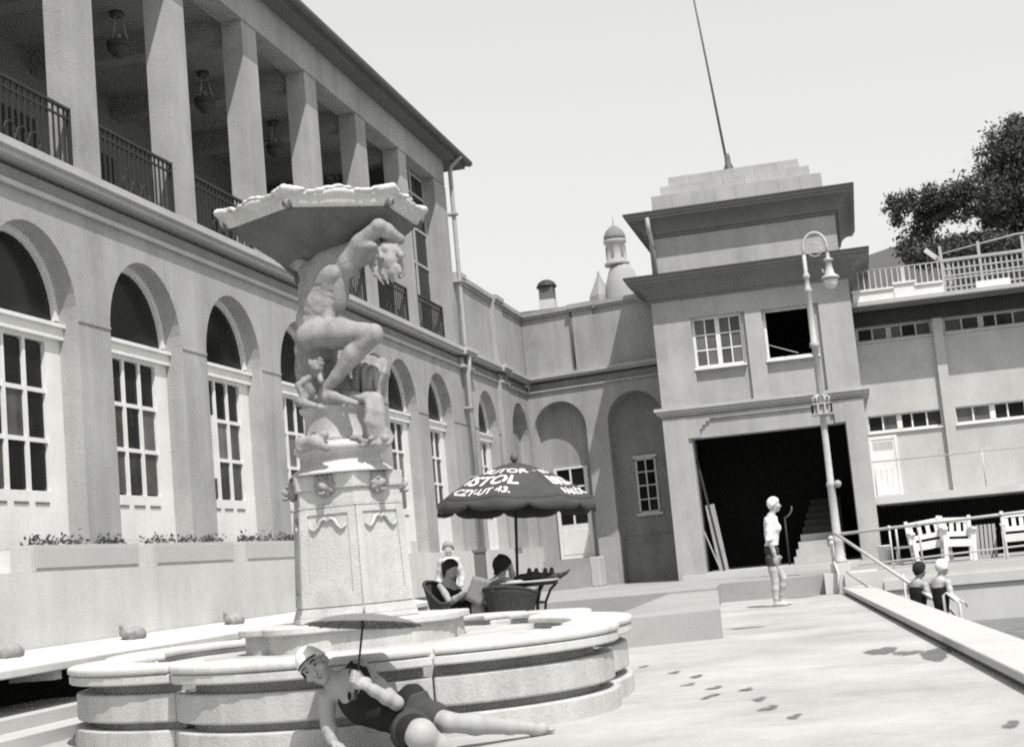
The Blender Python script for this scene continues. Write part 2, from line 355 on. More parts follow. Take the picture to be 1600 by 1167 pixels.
m = MB(); m.box(-12, XF+0.26, 6, 29.35, 9.333, 9.40); m.box(-12, XF+0.30, 6, 29.42, 9.40, 9.47)
part('eave', m, 'far_dark', lw)
m = MB(); m.tube([(XF+0.34, 6, 9.46), (XF+0.34, 29.45, 9.46)], 0.07, 10)
part('gutter', m, 'dark_metal', lw)
m = MB(); e = XF+0.3
m.add([(e, 6, 9.473), (e, 29.42, 9.473), (-12, 27.4, 11.6), (-12, 6, 11.6), (-16.5, 29.42, 9.473)], [(0, 1, 2, 3), (1, 4, 2)])
m.box(-16.5, e, 6, 29.42, 9.47, 9.50)
part('roof', m, 'roof_tile', lw)
# railings between the pillars
def railing_mb(y0, y1, x=XF-0.06, z0=ZB+0.06, z1=6.17):
    m = MB(); m.box(x-0.02, x+0.02, y0, y1, z1-0.03, z1); m.box(x-0.012, x+0.012, y0, y1, z0, z0+0.03)
    m.box(x-0.012, x+0.012, y0, y1, z1-0.13, z1-0.11)
    n = 17
    for k in range(n+1):
        y = y0+(y1-y0)*k/n; m.box(x-0.009, x+0.009, y-0.009, y+0.009, z0, z1-0.031)
    c = (y0+y1)/2
    for a in range(3):
        pts = [(x, c+(a-1)*0.22+0.1*math.cos(q), z0+0.17+0.1*math.sin(q)) for q in np.linspace(0, 2*math.pi, 13)]
        m.tube(pts, 0.011, 5, False)
    m.box(x-0.02, x+0.02, y1-0.03, y1, z0-0.05, z1)
    return m
rme = None
for yr in PR[:-1]:
    y0 = yr+0.003; y1 = yr+2.355-PW-0.003
    if rme is None:
        r0 = part('railing', railing_mb(y0, y1), 'iron', lw); rme = r0; ry = yr
    else:
        c = rme.copy(); COL.objects.link(c); c.location = Vector(rme.location)+Vector((0, yr-ry, 0))
# white glazing in the last bay of the loggia
m = MB(); y0, y1 = PR[-2]+0.02, PR[-1]-PW-0.02; xg = XF-PD+0.05
for yy in (y0, (y0+y1)/2-0.03, y1-0.07): m.box(xg-0.03, xg+0.03, yy, yy+0.07, ZB+0.03, ZL)
for zz in (5.5, 6.2, 6.9, 7.6, 8.3, 8.7): m.box(xg-0.025, xg+0.025, y0, y1, zz, zz+0.05)
lg = part('loggia_window', m, 'pipe_grey', lw)
for a, b in ((y0+0.07, (y0+y1)/2-0.03), ((y0+y1)/2+0.04, y1-0.07)):
    for za, zb in ((5.55, 6.2), (6.25, 6.9), (6.95, 7.6), (7.65, 8.3), (8.35, 8.7)):
        q = MB(); q.box(xg-0.008, xg+0.004, a, b, za, zb); part('pane', q, 'glass', lg)
# arched doors: one prototype, copied
def door_window(c, r=RA):
    x = XF-REV; m = MB()
    m.box(x-0.06, x+0.02, c-r, c-r+0.29, Z0, 3.70); m.box(x-0.06, x+0.02, c+r-0.29, c+r, Z0, 3.70)
    m.box(x-0.06, x+0.02, c-r+0.29, c+r-0.29, Z0, 2.16); m.box(x-0.06, x+0.02, c-r+0.29, c+r-0.29, 3.66, 3.70)
    m.box(x-0.06, x+0.07, c-r, c+r, 3.70, 3.82); m.box(x-0.06, x+0.10, c-r, c+r, 3.82, 3.86)
    pw = (2*r-0.58)/3
    for k in (1, 2): yy = c-r+0.29+pw*k; m.box(x-0.05, x+0.012, yy-0.026, yy+0.026, 2.16, 3.66)
    for zz in (2.66, 3.16): m.box(x-0.05, x+0.008, c-r+0.29, c+r-0.29, zz-0.022, zz+0.022)
    n = 16
    for k in range(n):                     # white ring of the fanlight
        a, b = math.pi*k/n, math.pi*(k+1)/n
        p = [(c-rr*math.cos(t), ZS+rr*math.sin(t)) for t in (a, b) for rr in (r-0.07, r)]
        m.add([(x+0.03, *p[0]), (x+0.03, *p[1]), (x+0.03, *p[3]), (x+0.03, *p[2]), (x-0.06, *p[0]), (x-0.06, *p[2])], [(0, 1, 2, 3), (0, 3, 5, 4)])
    d = part('arched_door', m, 'white_paint', lw)
    q = MB(); pts = [(x-0.02, c-(r-0.06)*math.cos(math.pi*k/18), ZS+(r-0.06)*math.sin(math.pi*k/18)) for k in range(19)]
    q.add(pts+[(x-0.02, c-r+0.06, 3.86), (x-0.02, c+r-0.06, 3.86)], [tuple(range(19))[::-1]+(19, 20)])
    part('fanlight', q, 'glass', d)
    for i in range(3):
        for j in range(3):
            q = MB(); ya = c-r+0.29+pw*i+0.026; za = 2.16+0.5*j+0.022
            q.box(x-0.03, x-0.015, ya, ya+pw-0.052, za, za+0.456); part('pane', q, 'glass_soft' if j < 2 else 'glass', d)
        q = MB(); ya = c-r+0.29+pw*i+0.06; q.box(x+0.021, x+0.03, ya, ya+pw-0.12, 2.03, 2.05); part('door_slot', q, 'far_dark', d)
    return d
d0 = door_window(ARC[2])
for c in ARC[:2]+ARC[3:]+ARC2[:1]: copy_tree(d0, lw, (0, c-ARC[2], 0))
q = MB(); q.box(XF-REV-0.05, XF-REV+0.0, ARC2[1]-RA, ARC2[1]+RA, Z0, 4.8); part('blind_panel', q, 'stucco', lw)
# open casement of the third door standing out from the frame
m = MB(); x = XF-REV+0.05; c = ARC[3]-RA+0.33; m.bar((x-.05, c, 2.42), (x+.10, c-.06, 2.42), .03, .03); m.box(x+.05, x+.11, c-.07, c-.03, 2.40, 3.18)
part('open_casement', m, 'white_paint', lw)
# downpipe at the end of the loggia
m = MB(); px = XF+0.12
m.tube([(px+0.25, 28.62, 9.42), (px+0.02, 28.62, 9.22), (px, 28.62, 9.1), (px, 28.62, 5.52), (px, 28.62, 5.44)], 0.045, 10)
m.tube([(px+.05, 28.62, 5.30), (px+.03, 28.62, 5.0), (px, 28.62, 4.9), (px, 28.62, 1.3)], 0.052, 10)
for z in (8.2, 6.8, 4.2, 2.8): m.box(XF, px+0.08, 28.53, 28.71, z, z+0.04)
part('downpipe', m, 'pipe_grey', lw)
for c in ARC[:6]: q = MB(); q.box(XF-.02, XF+.205, c+1.46, c+1.81, Z0+.002, 1.56); part('pier_block', q, 'plinth', lw)
# stone planters under the doors, with plants
m0 = None
for k, c in enumerate(ARC[1:5]):
    y0, y1 = c-0.55, c+1.45
    m = MB(); x = XF-0.06
    m.box(x, x+0.275, y0, y1, Z0+0.002, 1.60); m.box(x+0.276, x+0.285, y0+0.03, y1-0.03, Z0+0.03, 1.575)
    m.box(x+0.03, x+0.23, y0+0.04, y1-0.04, 1.60, 1.605)
    L = ['pale stone window box beneath the arched door at the picture edge', 'pale stone window box beneath the second arched door', 'pale stone window box beneath the third arched door', 'pale stone window box half hidden by the fountain pedestal'][k]
    single('window_box', m, 'kerb', L, 'planter', 'stone window boxes along the left wing', bevel=0.01)
    v = []; f = []; rr = random.Random(k)
    for i in range(300):
        cl = rr.choice([0.1, 0.2, 0.28, 0.45, 0.55, 0.8, 0.9, 0.95]); yy = y0+0.08+(y1-y0-0.16)*min(1, max(0, rr.gauss(cl, 0.05)))
        hh = abs(rr.gauss(0, 0.045)) + 0.01; p = np.array((x+0.13+rr.uniform(-.1, .1), yy, 1.60+hh))
        a = np.array([rr.gauss(0, 1) for _ in range(3)]); a /= np.linalg.norm(a); b = np.cross(a, [rr.gauss(0, 1) for _ in range(3)]); b /= np.linalg.norm(b)
        s = rr.uniform(0.012, 0.032); o = len(v); v += [p-a*s, p+b*s*0.5, p+a*s, p-b*s*0.5]; f.append((o, o+1, o+2, o+3))
    for i in range(14):
        yy = y0+0.1+(y1-y0-0.2)*rr.random(); o = len(v); v += [(x+0.13, yy-0.006, 1.6), (x+0.13, yy+0.006, 1.6), (x+0.13+rr.uniform(-.05, .05), yy+rr.uniform(-.03, .03), 1.68)]; f.append((o, o+1, o+2))
    pm = MB(); pm.add(v, f)
    bp_ = single('box_plants', pm, 'leaf_pot', ['low dark leafy plants in the window box at the picture edge', 'low dark leafy plants in the window box under the second door', 'low dark leafy plants in the window box under the third door', 'low dark leafy plants in the window box beside the fountain pedestal'][k], 'plant', 'plants in the stone window boxes'); bp_['kind'] = 'stuff'
# stone bench along the wall and the things lying on it
bn = thing('wall_bench', 'long pale stone bench slab fixed along the foot of the left wing', 'bench', (-7.1, 14, 0))
m = MB()
m.add([(x, y, z) for y in (4, 22.5) for x, z in ((XF+0.23, 0.60), (-6.72, 0.50), (-6.72, 0.575), (XF+0.23, 0.68))], [(0, 1, 5, 4), (1, 2, 6, 5), (2, 3, 7, 6), (3, 0, 4, 7), (0, 3, 2, 1), (4, 5, 6, 7)])
part('slab', m, 'plinth', bn, bevel=0.012)
for y in np.arange(5.2, 22, 2.1):
    m = MB(); m.box(-7.25, -6.82, y, y+0.12, 0.42, 0.525); part('bench_support', m, 'plinth', bn)
# hanging lanterns in the loggia
def hang_lantern(y):
    x = -9.0; zb = 8.40
    t = thing('hanging_lantern', '', 'lantern', (x, y, zb), 'bowl lanterns hanging in the loggia')
    m = MB(); m.lathe((x, y, zb), [(0.02, -0.13), (0.05, -0.12), (0.06, -0.09), (0.11, -0.07), (0.15, -0.02), (0.155, 0.01), (0.14, 0.02), (0.14, 0.05), (0.165, 0.06), (0.165, 0.09), (0.13, 0.10)], 18); part('bowl', m, 'dark_metal', t)
    m = MB()
    for k in range(3):
        q = 2*math.pi*k/3+0.4; m.tube([(x+0.13*math.cos(q), y+0.13*math.sin(q), zb+0.09), (x+0.03*math.cos(q), y+0.03*math.sin(q), 8.93)], 0.014, 6)
    part('chain', m, 'trim', t)
    m = MB(); m.lathe((x, y, 8.86), [(0.03, -0.03), (0.09, 0.0), (0.09, 0.06)], 12); part('ceiling_rose', m, 'dark_metal', t)
    m = MB(); m.lathe((x, y, zb), [(0.02, 0.09), (0.05, 0.13), (0.04, 0.20), (0.02, 0.22)], 12); part('shade', m, 'trim', t)
    return t
h0 = hang_lantern(17.6)
for k, (yy, lb) in enumerate(((17.6, 'dark bowl lantern hanging in the loggia, nearest the left picture edge'), (20.3, 'dark bowl lantern with pale chains, second from the left in the loggia'), (23.1, 'dark bowl lantern with pale chains, third from the left, just left of the fountain bowl'), (25.85, 'dark bowl lantern seen directly above the fountain bowl'))):
    o = h0 if k == 0 else copy_tree(h0, None, (0, yy-17.6, 0))
    o['label'] = lb
# ================================================================== BACK WALL
BA = np.array([-7.5, 34.7, 0.0]); BU = np.array([3.6, -0.95, 0.0]); BL = np.linalg.norm(BU); BU /= BL; BN = np.array([BU[1], -BU[0], 0.0])
def bw_(p): d, s, z = p; return BA+BU*s+BN*d+np.array([0, 0, z])     # (outward, along, up)
def bbox_(mb, s0, s1, d0, d1, z0, z1): t = MB().box(d0, d1, s0, s1, z0, z1).map(bw_); mb.add(t.v, t.f); return mb
bk = thing('back_wall', 'rendered courtyard wall with two tall blind arches closing the corner beside the tower', 'wall', bw_((0, 1.9, 0)))
RB = 0.70
m = MB(); arch_wall(m, 0.0, 3.9, [0.78, 2.74], RB, 4.08, ZT+0.02, 0.3, 0.0, 0.34, bw_)
part('wall', m, 'stucco', bk)
m = MB(); bbox_(m, -0.2, 2.05, -0.5, -0.335, 0.2, 4.9)
part('recess_panel', m, 'stucco', bk)
m = MB(); bbox_(m, 2.0501, 4.0, -0.5, -0.335, 0.2, 4.9); bbox_(m, 2.05, 3.44, -0.334, -0.30, 0.3, 1.40)
part('stained_panel', m, 'stucco_stained', bk, label='darker water-stained panel inside the right-hand blind arch')
m = MB(); bbox_(m, 1.53, 1.98, 0.002, 0.06, 0.3, 1.46)
part('pier_base', m, 'stucco', bk)
m = MB()
for d, z0_, z1_ in ((0.05, ZT+0.023, ZT+0.06), (0.11, ZB-0.09, ZB-0.04), (0.16, ZB-0.04, ZB+0.03)): bbox_(m, 0.06, 3.9, -0.4, d, z0_, z1_)
part('string_course', m, 'trim', bk)
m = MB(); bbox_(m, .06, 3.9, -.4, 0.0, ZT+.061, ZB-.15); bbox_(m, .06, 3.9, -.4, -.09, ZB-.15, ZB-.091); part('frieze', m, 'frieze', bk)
m = MB(); bbox_(m, 0.0, 3.9, -0.35, -0.02, ZB, 6.88); bbox_(m, 1.40, 1.93, -0.019, 0.05, ZB+0.03, 6.86)
bbox_(m, 0.04, 1.33, -0.4, 0.06, 6.92, 7.02); bbox_(m, 0.04, 1.33, -0.38, 0.03, 6.86, 6.92)
bbox_(m, 1.333, 1.997, -0.4, 0.13, 6.92, 7.03); bbox_(m, 1.333, 1.997, -0.38, 0.09, 6.86, 6.92)
bbox_(m, 2.0, 3.9, -0.4, 0.06, 6.92, 7.02); bbox_(m, 2.0, 3.9, -0.38, 0.03, 6.86, 6.92)
part('parapet', m, 'stucco', bk)
m = MB(); m.tube([bw_((0.03, 1.36, 6.9)), bw_((0.03, 1.36, 5.5))], 0.025, 8); part('drainpipe', m, 'dark_metal', bk)
# door of the left blind arch with its panes
m = MB(); s0, s1 = 0.36, 1.26
bbox_(m, s0, s1, -0.334, -0.28, 1.02, 1.83); bbox_(m, s0, s0+0.08, -0.334, -0.28, 1.83, 3.2); bbox_(m, s1-0.1, s1, -0.334, -0.28, 1.83, 3.2); bbox_(m, s0+0.08, s1-0.1, -0.334, -0.28, 3.15, 3.2); bbox_(m, (s0+s1)/2-0.03, (s0+s1)/2+0.01, -0.334, -0.285, 1.83, 3.15)
bbox_(m, s0+0.1, s1-0.12, -0.28, -0.27, 1.12, 1.7)
for z in (2.27, 2.72): bbox_(m, s0+0.08, s1-0.1, -0.334, -0.29, z-0.02, z+0.02)
dr = part('door', m, 'white_paint', bk)
for a, b in ((s0+0.08, (s0+s1)/2-0.03), ((s0+s1)/2+0.01, s1-0.1)):
    for za, zb in ((1.83, 2.25), (2.29, 2.70), (2.74, 3.15)):
        q = MB(); bbox_(q, a, b, -0.32, -0.31, za, zb); part('pane', q, 'glass', dr)
# small-paned window of the right blind arch
m = MB(); s0, s1, z0, z1 = 2.50, 3.02, 1.92, 3.2
for a, b, c, d in ((s0, s0+0.045, z0, z1), (s1-0.045, s1, z0, z1), (s0, s1, z0, z0+0.045), (s0, s1, z1-0.045, z1), ((s0+s1)/2-0.016, (s0+s1)/2+0.016, z0, z1)): bbox_(m, a, b, -0.334, -0.30, c, d)
for k in (1, 2, 3): zz = z0+(z1-z0)*k/4; bbox_(m, s0, s1, -0.334, -0.305, zz-0.014, zz+0.014)
bbox_(m, s0-0.07, s1+0.07, -0.334, -0.27, z0-0.06, z0); bbox_(m, s0-0.05, s1+0.05, -0.334, -0.28, z1, z1+0.07)
wn = part('window', m, 'pipe_paint', bk)
for i in range(2):
    for k in range(4):
        q = MB(); a = s0+0.045 if i == 0 else (s0+s1)/2+0.016; b = (s0+s1)/2-0.016 if i == 0 else s1-0.045; h = (z1-z0)/4
        bbox_(q, a, b, -0.328, -0.318, z0+h*k+0.02, z0+h*(k+1)-0.014); part('pane', q, 'glass', wn)
# steps up to the door
stp = thing('door_steps', 'short flight of pale stone steps up to the white door in the blind arch', 'steps', bw_((0.6, 0.7, PZ)))
for k in range(5):
    m = MB(); bbox_(m, 0.0, 1.42, -0.33, 0.15+0.28*(4-k), PZ+0.001+0.135*k, PZ+0.135*(k+1)); part('step', m, 'terrace', stp)
m = MB(); bbox_(m, 1.423, 1.66, 0.065, 0.42, PZ+0.001, 1.02); part('side_block', m, 'kerb', stp, bevel=0.02)
# small wall tap box beside the arch
# ================================================================== TOWER
YT = 32.0; TX0, TX1 = -3.95, 0.32; TYB = 36.4
tw = thing('entrance_tower', 'square rendered tower with two deep eaves and a wide dark doorway below', 'building', ((TX0+TX1)/2, 34, PZ))
DX0, DX1, DZ0, DZ1 = -3.37, -0.10, 0.47, 3.36
ZG = 3.90; W1 = (-3.13, -2.03, 4.88, 6.0); W2 = (-1.57, -0.47, 4.88, 5.98); ZW = 6.42
m = MB()
# ground floor
m.box(TX0, DX0, YT, YT+0.5, 0.2, DZ1); m.box(DX1, TX1, YT, YT+0.5, 0.2, DZ1); m.box(TX0, TX1, YT, YT+0.5, DZ1, ZG)
m.box(TX0, TX0+0.3, YT+0.5, TYB, 0.2, ZG); m.box(TX1-0.3, TX1, YT+0.5, TYB, 0.2, ZG)
# upper floor front with two window bays whose aprons are recessed
AP = 0.09
m.box(TX0, W1[0], YT, YT+0.4, ZG, ZW); m.box(W1[1]+0.08, W2[0]-0.02, YT, YT+0.4, ZG, ZW); m.box(W2[1]+0.10, TX1, YT, YT+0.4, ZG, ZW)
for w_, e in ((W1, 0.08), (W2, 0.10)):
    a = w_[0]-(0 if w_ is W1 else 0.02); b = w_[1]+e
    m.box(a, b, YT, YT+0.4, w_[3], ZW); m.box(a, b, YT+AP, YT+0.4, ZG, w_[2])
    m.box(w_[1], b, YT+AP, YT+0.4, w_[2], w_[3])
    if a < w_[0]: m.box(a, w_[0], YT+AP, YT+0.4, w_[2], w_[3])
m.box(TX0, TX0+0.3, YT+0.4, TYB, ZG, ZW); m.box(TX1-0.3, TX1, YT+0.4, TYB, ZG, ZW); m.box(TX0+0.3, TX1-0.3, TYB-0.3, TYB, ZG, ZW)
part('wall', m, 'stucco_tower', tw)
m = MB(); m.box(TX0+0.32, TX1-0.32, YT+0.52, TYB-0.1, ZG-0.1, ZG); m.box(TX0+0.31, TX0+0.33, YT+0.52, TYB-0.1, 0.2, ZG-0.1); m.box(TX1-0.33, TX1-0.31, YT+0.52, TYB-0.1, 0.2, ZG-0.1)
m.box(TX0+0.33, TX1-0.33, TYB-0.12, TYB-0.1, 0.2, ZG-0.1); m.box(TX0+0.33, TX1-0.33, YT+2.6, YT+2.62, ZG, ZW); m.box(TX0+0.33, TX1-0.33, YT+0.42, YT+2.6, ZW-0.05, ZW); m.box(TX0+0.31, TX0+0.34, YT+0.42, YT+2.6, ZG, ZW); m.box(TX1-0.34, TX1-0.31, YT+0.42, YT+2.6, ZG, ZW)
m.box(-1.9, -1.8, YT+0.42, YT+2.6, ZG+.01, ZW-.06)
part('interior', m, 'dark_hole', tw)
m = MB(); m.box(TX0+0.1, TX1-0.1, YT-0.28, YT-0.003, 0.2, 0.44); m.box(DX0, DX1, YT+0.0, TYB-0.15, 0.2, DZ0-0.003)
part('threshold', m, 'kerb', tw)
# stepped panel over the doorway
m = MB()
for xa, xb, za in ((DX0-.068, -3.17, DZ1+.01), (-3.17, -3.11, 3.55), (-3.11, -3.03, 3.63), (-3.03, -2.94, 3.70), (-2.94, -.53, 3.76), (-.53, -.44, 3.70), (-.44, -.36, 3.63), (-.36, -.30, 3.55), (-.30, DX1+.018, DZ1+.01)): m.box(xa, xb, YT-0.055, YT-0.002, za, 3.84)
m.box(TX0-0.012, DX0-0.07, YT-0.06, YT-0.002, 0.21, 3.84); m.box(DX1+0.02, TX1+0.012, YT-0.06, YT-0.002, 0.21, 3.84)
part('door_surround', m, 'stucco_tower', tw)
def ring(mb, o, z0, z1):         # slab running round the tower, standing out by o
    mb.box(TX0-o, TX1+o, YT-o, TYB+o, z0, z1)
m = MB(); ring(m, 0.05, ZG+0.0, ZG+0.06); ring(m, 0.13, ZG+0.06, ZG+0.13); ring(m, 0.17, ZG+0.13, ZG+0.20)
lg_ = m
# keep the slab out of the rooms: cut into four strips
m = MB()
for o, z0, z1 in ((0.05, ZG-0.03, ZG+0.03), (0.12, ZG+0.03, ZG+0.10), (0.165, ZG+0.10, ZG+0.17)):
    m.box(TX0-o, TX1+o, YT-o, YT-0.001, z0, z1); m.box(TX0-o, TX0-0.001, YT, TYB, z0, z1); m.box(TX1+0.001, TX1+o, YT, TYB, z0, z1)
part('string_course', m, 'trim', tw)
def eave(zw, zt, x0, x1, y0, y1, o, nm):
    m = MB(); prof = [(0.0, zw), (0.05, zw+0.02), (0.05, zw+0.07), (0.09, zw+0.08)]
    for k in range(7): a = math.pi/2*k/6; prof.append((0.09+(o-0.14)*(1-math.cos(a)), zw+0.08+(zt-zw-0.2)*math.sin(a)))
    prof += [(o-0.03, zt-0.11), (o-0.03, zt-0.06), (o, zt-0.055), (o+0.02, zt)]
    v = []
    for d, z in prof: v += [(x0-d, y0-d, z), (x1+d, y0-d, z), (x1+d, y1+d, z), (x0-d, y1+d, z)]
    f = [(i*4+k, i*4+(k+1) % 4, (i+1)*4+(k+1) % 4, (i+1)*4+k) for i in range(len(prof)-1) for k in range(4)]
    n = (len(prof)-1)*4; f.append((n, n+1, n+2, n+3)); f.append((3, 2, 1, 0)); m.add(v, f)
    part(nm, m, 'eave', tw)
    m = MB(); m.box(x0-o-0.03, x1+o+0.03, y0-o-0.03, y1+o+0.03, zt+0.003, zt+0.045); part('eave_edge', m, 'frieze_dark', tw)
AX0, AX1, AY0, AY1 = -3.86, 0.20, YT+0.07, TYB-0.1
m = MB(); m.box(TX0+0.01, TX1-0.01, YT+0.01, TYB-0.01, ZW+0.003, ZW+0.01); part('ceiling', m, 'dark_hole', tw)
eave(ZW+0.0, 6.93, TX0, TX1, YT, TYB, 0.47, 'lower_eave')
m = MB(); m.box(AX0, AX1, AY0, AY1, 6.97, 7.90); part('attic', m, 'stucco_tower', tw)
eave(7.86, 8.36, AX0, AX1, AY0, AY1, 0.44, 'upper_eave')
m = MB(); m.tube([(AX0+0.06, AY0-0.40, 8.28), (AX0+0.06, AY0-0.36, 8.0), (AX0+0.08, AY0-0.06, 7.72), (AX0+0.08, AY0-0.06, 6.98)], 0.05, 8); part('downpipe', m, 'pipe_grey', tw)
# stepped stone cap: three courses of blocks
capb = [(-3.72, 0.02, 0.10, 8.41, 8.83), (-3.52, -0.22, 0.30, 8.833, 9.07), (-3.34, -0.44, 0.50, 9.073, 9.31)]
for ci, (x0, x1, iy, z0, z1) in enumerate(capb):
    y0, y1 = YT+iy, TYB-iy; n = (8, 7, 6)[ci]; T = 0.30
    q = MB(); q.box(x0+T*.9, x1-T*.9, y0+T*.9, y1-T*.9, z0, z1-0.002); part('cap_core', q, 'roof_stone', tw)
    rr = random.Random(ci)
    for k in range(n):
        a = x0+(x1-x0)*k/n+0.002; b = x0+(x1-x0)*(k+1)/n-0.002; pz = rr.uniform(-0.003, 0.003); py = rr.uniform(-.004, .004)
        for (ya, yb) in ((y0+py, y0+T), (y1-T, y1)):
            q = MB(); q.box(a, b, ya, yb, z0, z1+pz); part('cap_block', q, 'roof_stone', tw)
    ny = n
    for k in range(ny):
        a = y0+T+(y1-y0-2*T)*k/ny+0.006; b = y0+T+(y1-y0-2*T)*(k+1)/ny-0.006
        for (xa, xb) in ((x0, x0+T), (x1-T, x1)):
            q = MB(); q.box(xa, xb, a, b, z0, z1); part('cap_block', q, 'roof_stone', tw)
fx, fy = -2.06, 34.0
q = MB(); q.add([(-3.2, YT+.65, 9.312), (-.58, YT+.65, 9.312), (-.58, TYB-.65, 9.312), (-3.2, TYB-.65, 9.312), (fx, fy, 9.62)], [(0, 1, 4), (1, 2, 4), (2, 3, 4), (3, 0, 4), (0, 3, 2, 1)]); part('cap_top', q, 'roof_stone', tw)
fp = thing('flagpole', 'thin bare flagpole rising from the stepped cap of the tower', 'flagpole', (fx, fy, 9.6))
m = MB(); m.tube([(fx, fy, 9.55), (fx-.22, fy, 12.2), (fx-.55, fy, 16.0)], [0.034, 0.026, 0.016], 10); part('pole', m, 'dark_metal', fp)
m = MB(); m.lathe((fx, fy, 9.5), [(0.16, 0.0), (0.15, 0.10), (0.08, 0.16), (0.065, 0.45), (0.05, 0.55)], 12)
for k in range(3):
    a = 2*math.pi*k/3+.5; m.tube([(fx+.2*math.cos(a), fy+.2*math.sin(a), 9.52), (fx, fy, 9.98)], 0.014, 6)
part('foot', m, 'dark_metal', fp)
# windows
def win(w_, nx, ny, closed, nm):
    x0, x1, z0, z1 = w_; y = YT+0.20; m = MB()
    if closed:
        for a, b, c, d in ((x0, x0+.06, z0, z1), (x1-.06, x1, z0, z1), (x0+.06, x1-.06, z0, z0+.06), (x0+.06, x1-.06, z1-.06, z1), ((x0+x1)/2-.05, (x0+x1)/2+.05, z0+.06, z1-.06)): m.box(a, b, y-.03, y+.03, c, d)
        hw = (x1-x0)/2-.11
        for sx in (x0+.06, (x0+x1)/2+.05):
            m.box(sx+hw/2-.014, sx+hw/2+.014, y-.02, y+.02, z0+.06, z1-.06)
            for k in (1, 2): zz = z0+.06+(z1-z0-.12)*k/3; m.box(sx, sx+hw, y-.018, y+.018, zz-.014, zz+.014)
    else:
        for a, b, c, d in ((x0, x0+.05, z0, z1), (x1-.05, x1, z0, z1), (x0+.05, x1-.05, z0, z0+.05), (x0+.05, x1-.05, z1-.05, z1)): m.box(a, b, y-.03, y+.03, c, d)
        m.box(x1-.10, x1-.07, y-.15, y-.031, z0+.06, z1-.06)
    m.box(x0-.02, x1+.02, YT-.03, YT+.17, z0-.05, z0-.003)
    w = part(nm, m, 'white_paint', tw)
    if closed:
        for sx in (x0+.06, (x0+x1)/2+.05):
            for i in range(2):
                for k in range(3):
                    q = MB(); a = sx+hw/2*i+(.014 if i else 0); b = sx+hw/2*(i+1)-(0 if i else .014); hh = (z1-z0-.12)/3
                    q.box(a, b, y-.006, y+.004, z0+.06+hh*k+.014, z0+.06+hh*(k+1)-.014); part('pane', q, 'pane_grey', w)
win(W1, 4, 3, True, 'window'); win(W2, 1, 1, False, 'open_window')
# stair and handrail inside the doorway
ist = thing('inner_stair', 'pale steps climbing inside the dark tower doorway', 'steps', (-0.9, YT+1.2, DZ0))
for k in range(9):
    m = MB(); m.box(-1.50+0.05*k, -0.42, YT+0.35+0.30*k, YT+0.35+0.30*k+2.2-0.2*k, DZ0+0.001+0.155*k, DZ0+0.155*(k+1)); part('step', m, 'trim' if k < 4 else 'interior', ist)  # deeper steps get the dark interior material, their shade put into the colour
hr = thing('stair_handrail', 'dark handrail post with pale curled end beside the inner stair', 'handrail', (-1.55, YT+0.25, DZ0))
m = MB(); m.tube([(-1.60, YT+.3, DZ0), (-1.60, YT+.3, DZ0+1.02)], 0.02, 8); part('post', m, 'iron', hr)
m = MB(); m.tube([(-1.60, YT+.3, DZ0+1.0), (-1.5, YT+.3, DZ0+1.06), (-1.43, YT+.3, DZ0+1.16), (-1.43, YT+.3, DZ0+1.24)], 0.018, 8); part('curl', m, 'dark_metal', hr)
q = MB(); q.bar((-3.02, YT+.50, DZ0+.005), (-3.20, YT+.62, 1.92), 0.20, 0.04, (0, 1, 0)); single('plank', q, 'wood_grey', 'pale plank leaning inside the left jamb of the tower doorway', 'plank')
q = MB(); q.bar((-3.0, YT+.28, DZ0+.005), (-3.34, YT+.36, 2.9), 0.05, 0.04, (0, 1, 0)); single('pole', q, 'wood_dark', 'long dark pole leaning against the left jamb of the tower doorway', 'pole')
q = MB(); q.bar((-3.06, YT+.18, DZ0+.005), (-3.34, YT+.22, 1.35), 0.03, 0.03, (0, 1, 0)); single('stick', q, 'wood_grey', 'short pale stick leaning in front of the plank in the tower doorway', 'stick')
# ================================================================== POOL BUILDING (right)
YB = 33.2; RX0, RX1 = 0.33, 14.0
rb = thing('changing_block', 'pale two storey changing block with strip windows and a balcony over a dark undercroft', 'building', (5, 33, PZ))
SZ0, SZ1 = 1.57, 1.73
SW = (3.15, 3.52); UW = (5.16, 5.47)
bays = [(0.39, 1.95), (2.25, 4.05), (4.35, 6.15), (6.45, 8.25), (8.55, 10.3)]
m = MB()
m.box(RX0, RX1, YB, YB+.3, SZ1, SW[0]); m.box(RX0, RX1, YB, YB+.3, SW[1], UW[0]); m.box(RX0, RX1, YB, YB+.3, UW[1], 6.0)
cur = RX0
for a, b in bays:
    for z0, z1 in (SW, UW): m.box(cur, a, YB, YB+.3, z0, z1)
    cur = b
for z0, z1 in (SW, UW): m.box(cur, RX1, YB, YB+.3, z0, z1)
part('wall', m, 'stucco_pale', rb)
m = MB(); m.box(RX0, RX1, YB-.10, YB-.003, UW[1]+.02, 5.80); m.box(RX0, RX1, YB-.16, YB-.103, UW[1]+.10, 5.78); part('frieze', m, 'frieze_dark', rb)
for k, (a, b) in enumerate(bays): part('pilaster', MB().box(b+.04, b+.25, YB-.12, YB-.002, SZ1, UW[1]+.018), 'stucco_pale', rb)
m = MB(); m.box(RX0, RX1, YB-1.08, YB+6, SZ0, SZ1-.002); part('balcony_slab', m, 'pool_wall', rb)
m = MB(); m.box(RX0+.02, RX1, YB+3.2, YB+3.3, .2, SZ0); m.box(RX0+.02, RX0+.06, YB+.4, YB+3.2, .2, SZ0-.003); m.box(RX0+.3, RX1-.1, YB+.35, YB+2, SZ1, 6.0)
part('undercroft', m, 'dark_hole', rb)
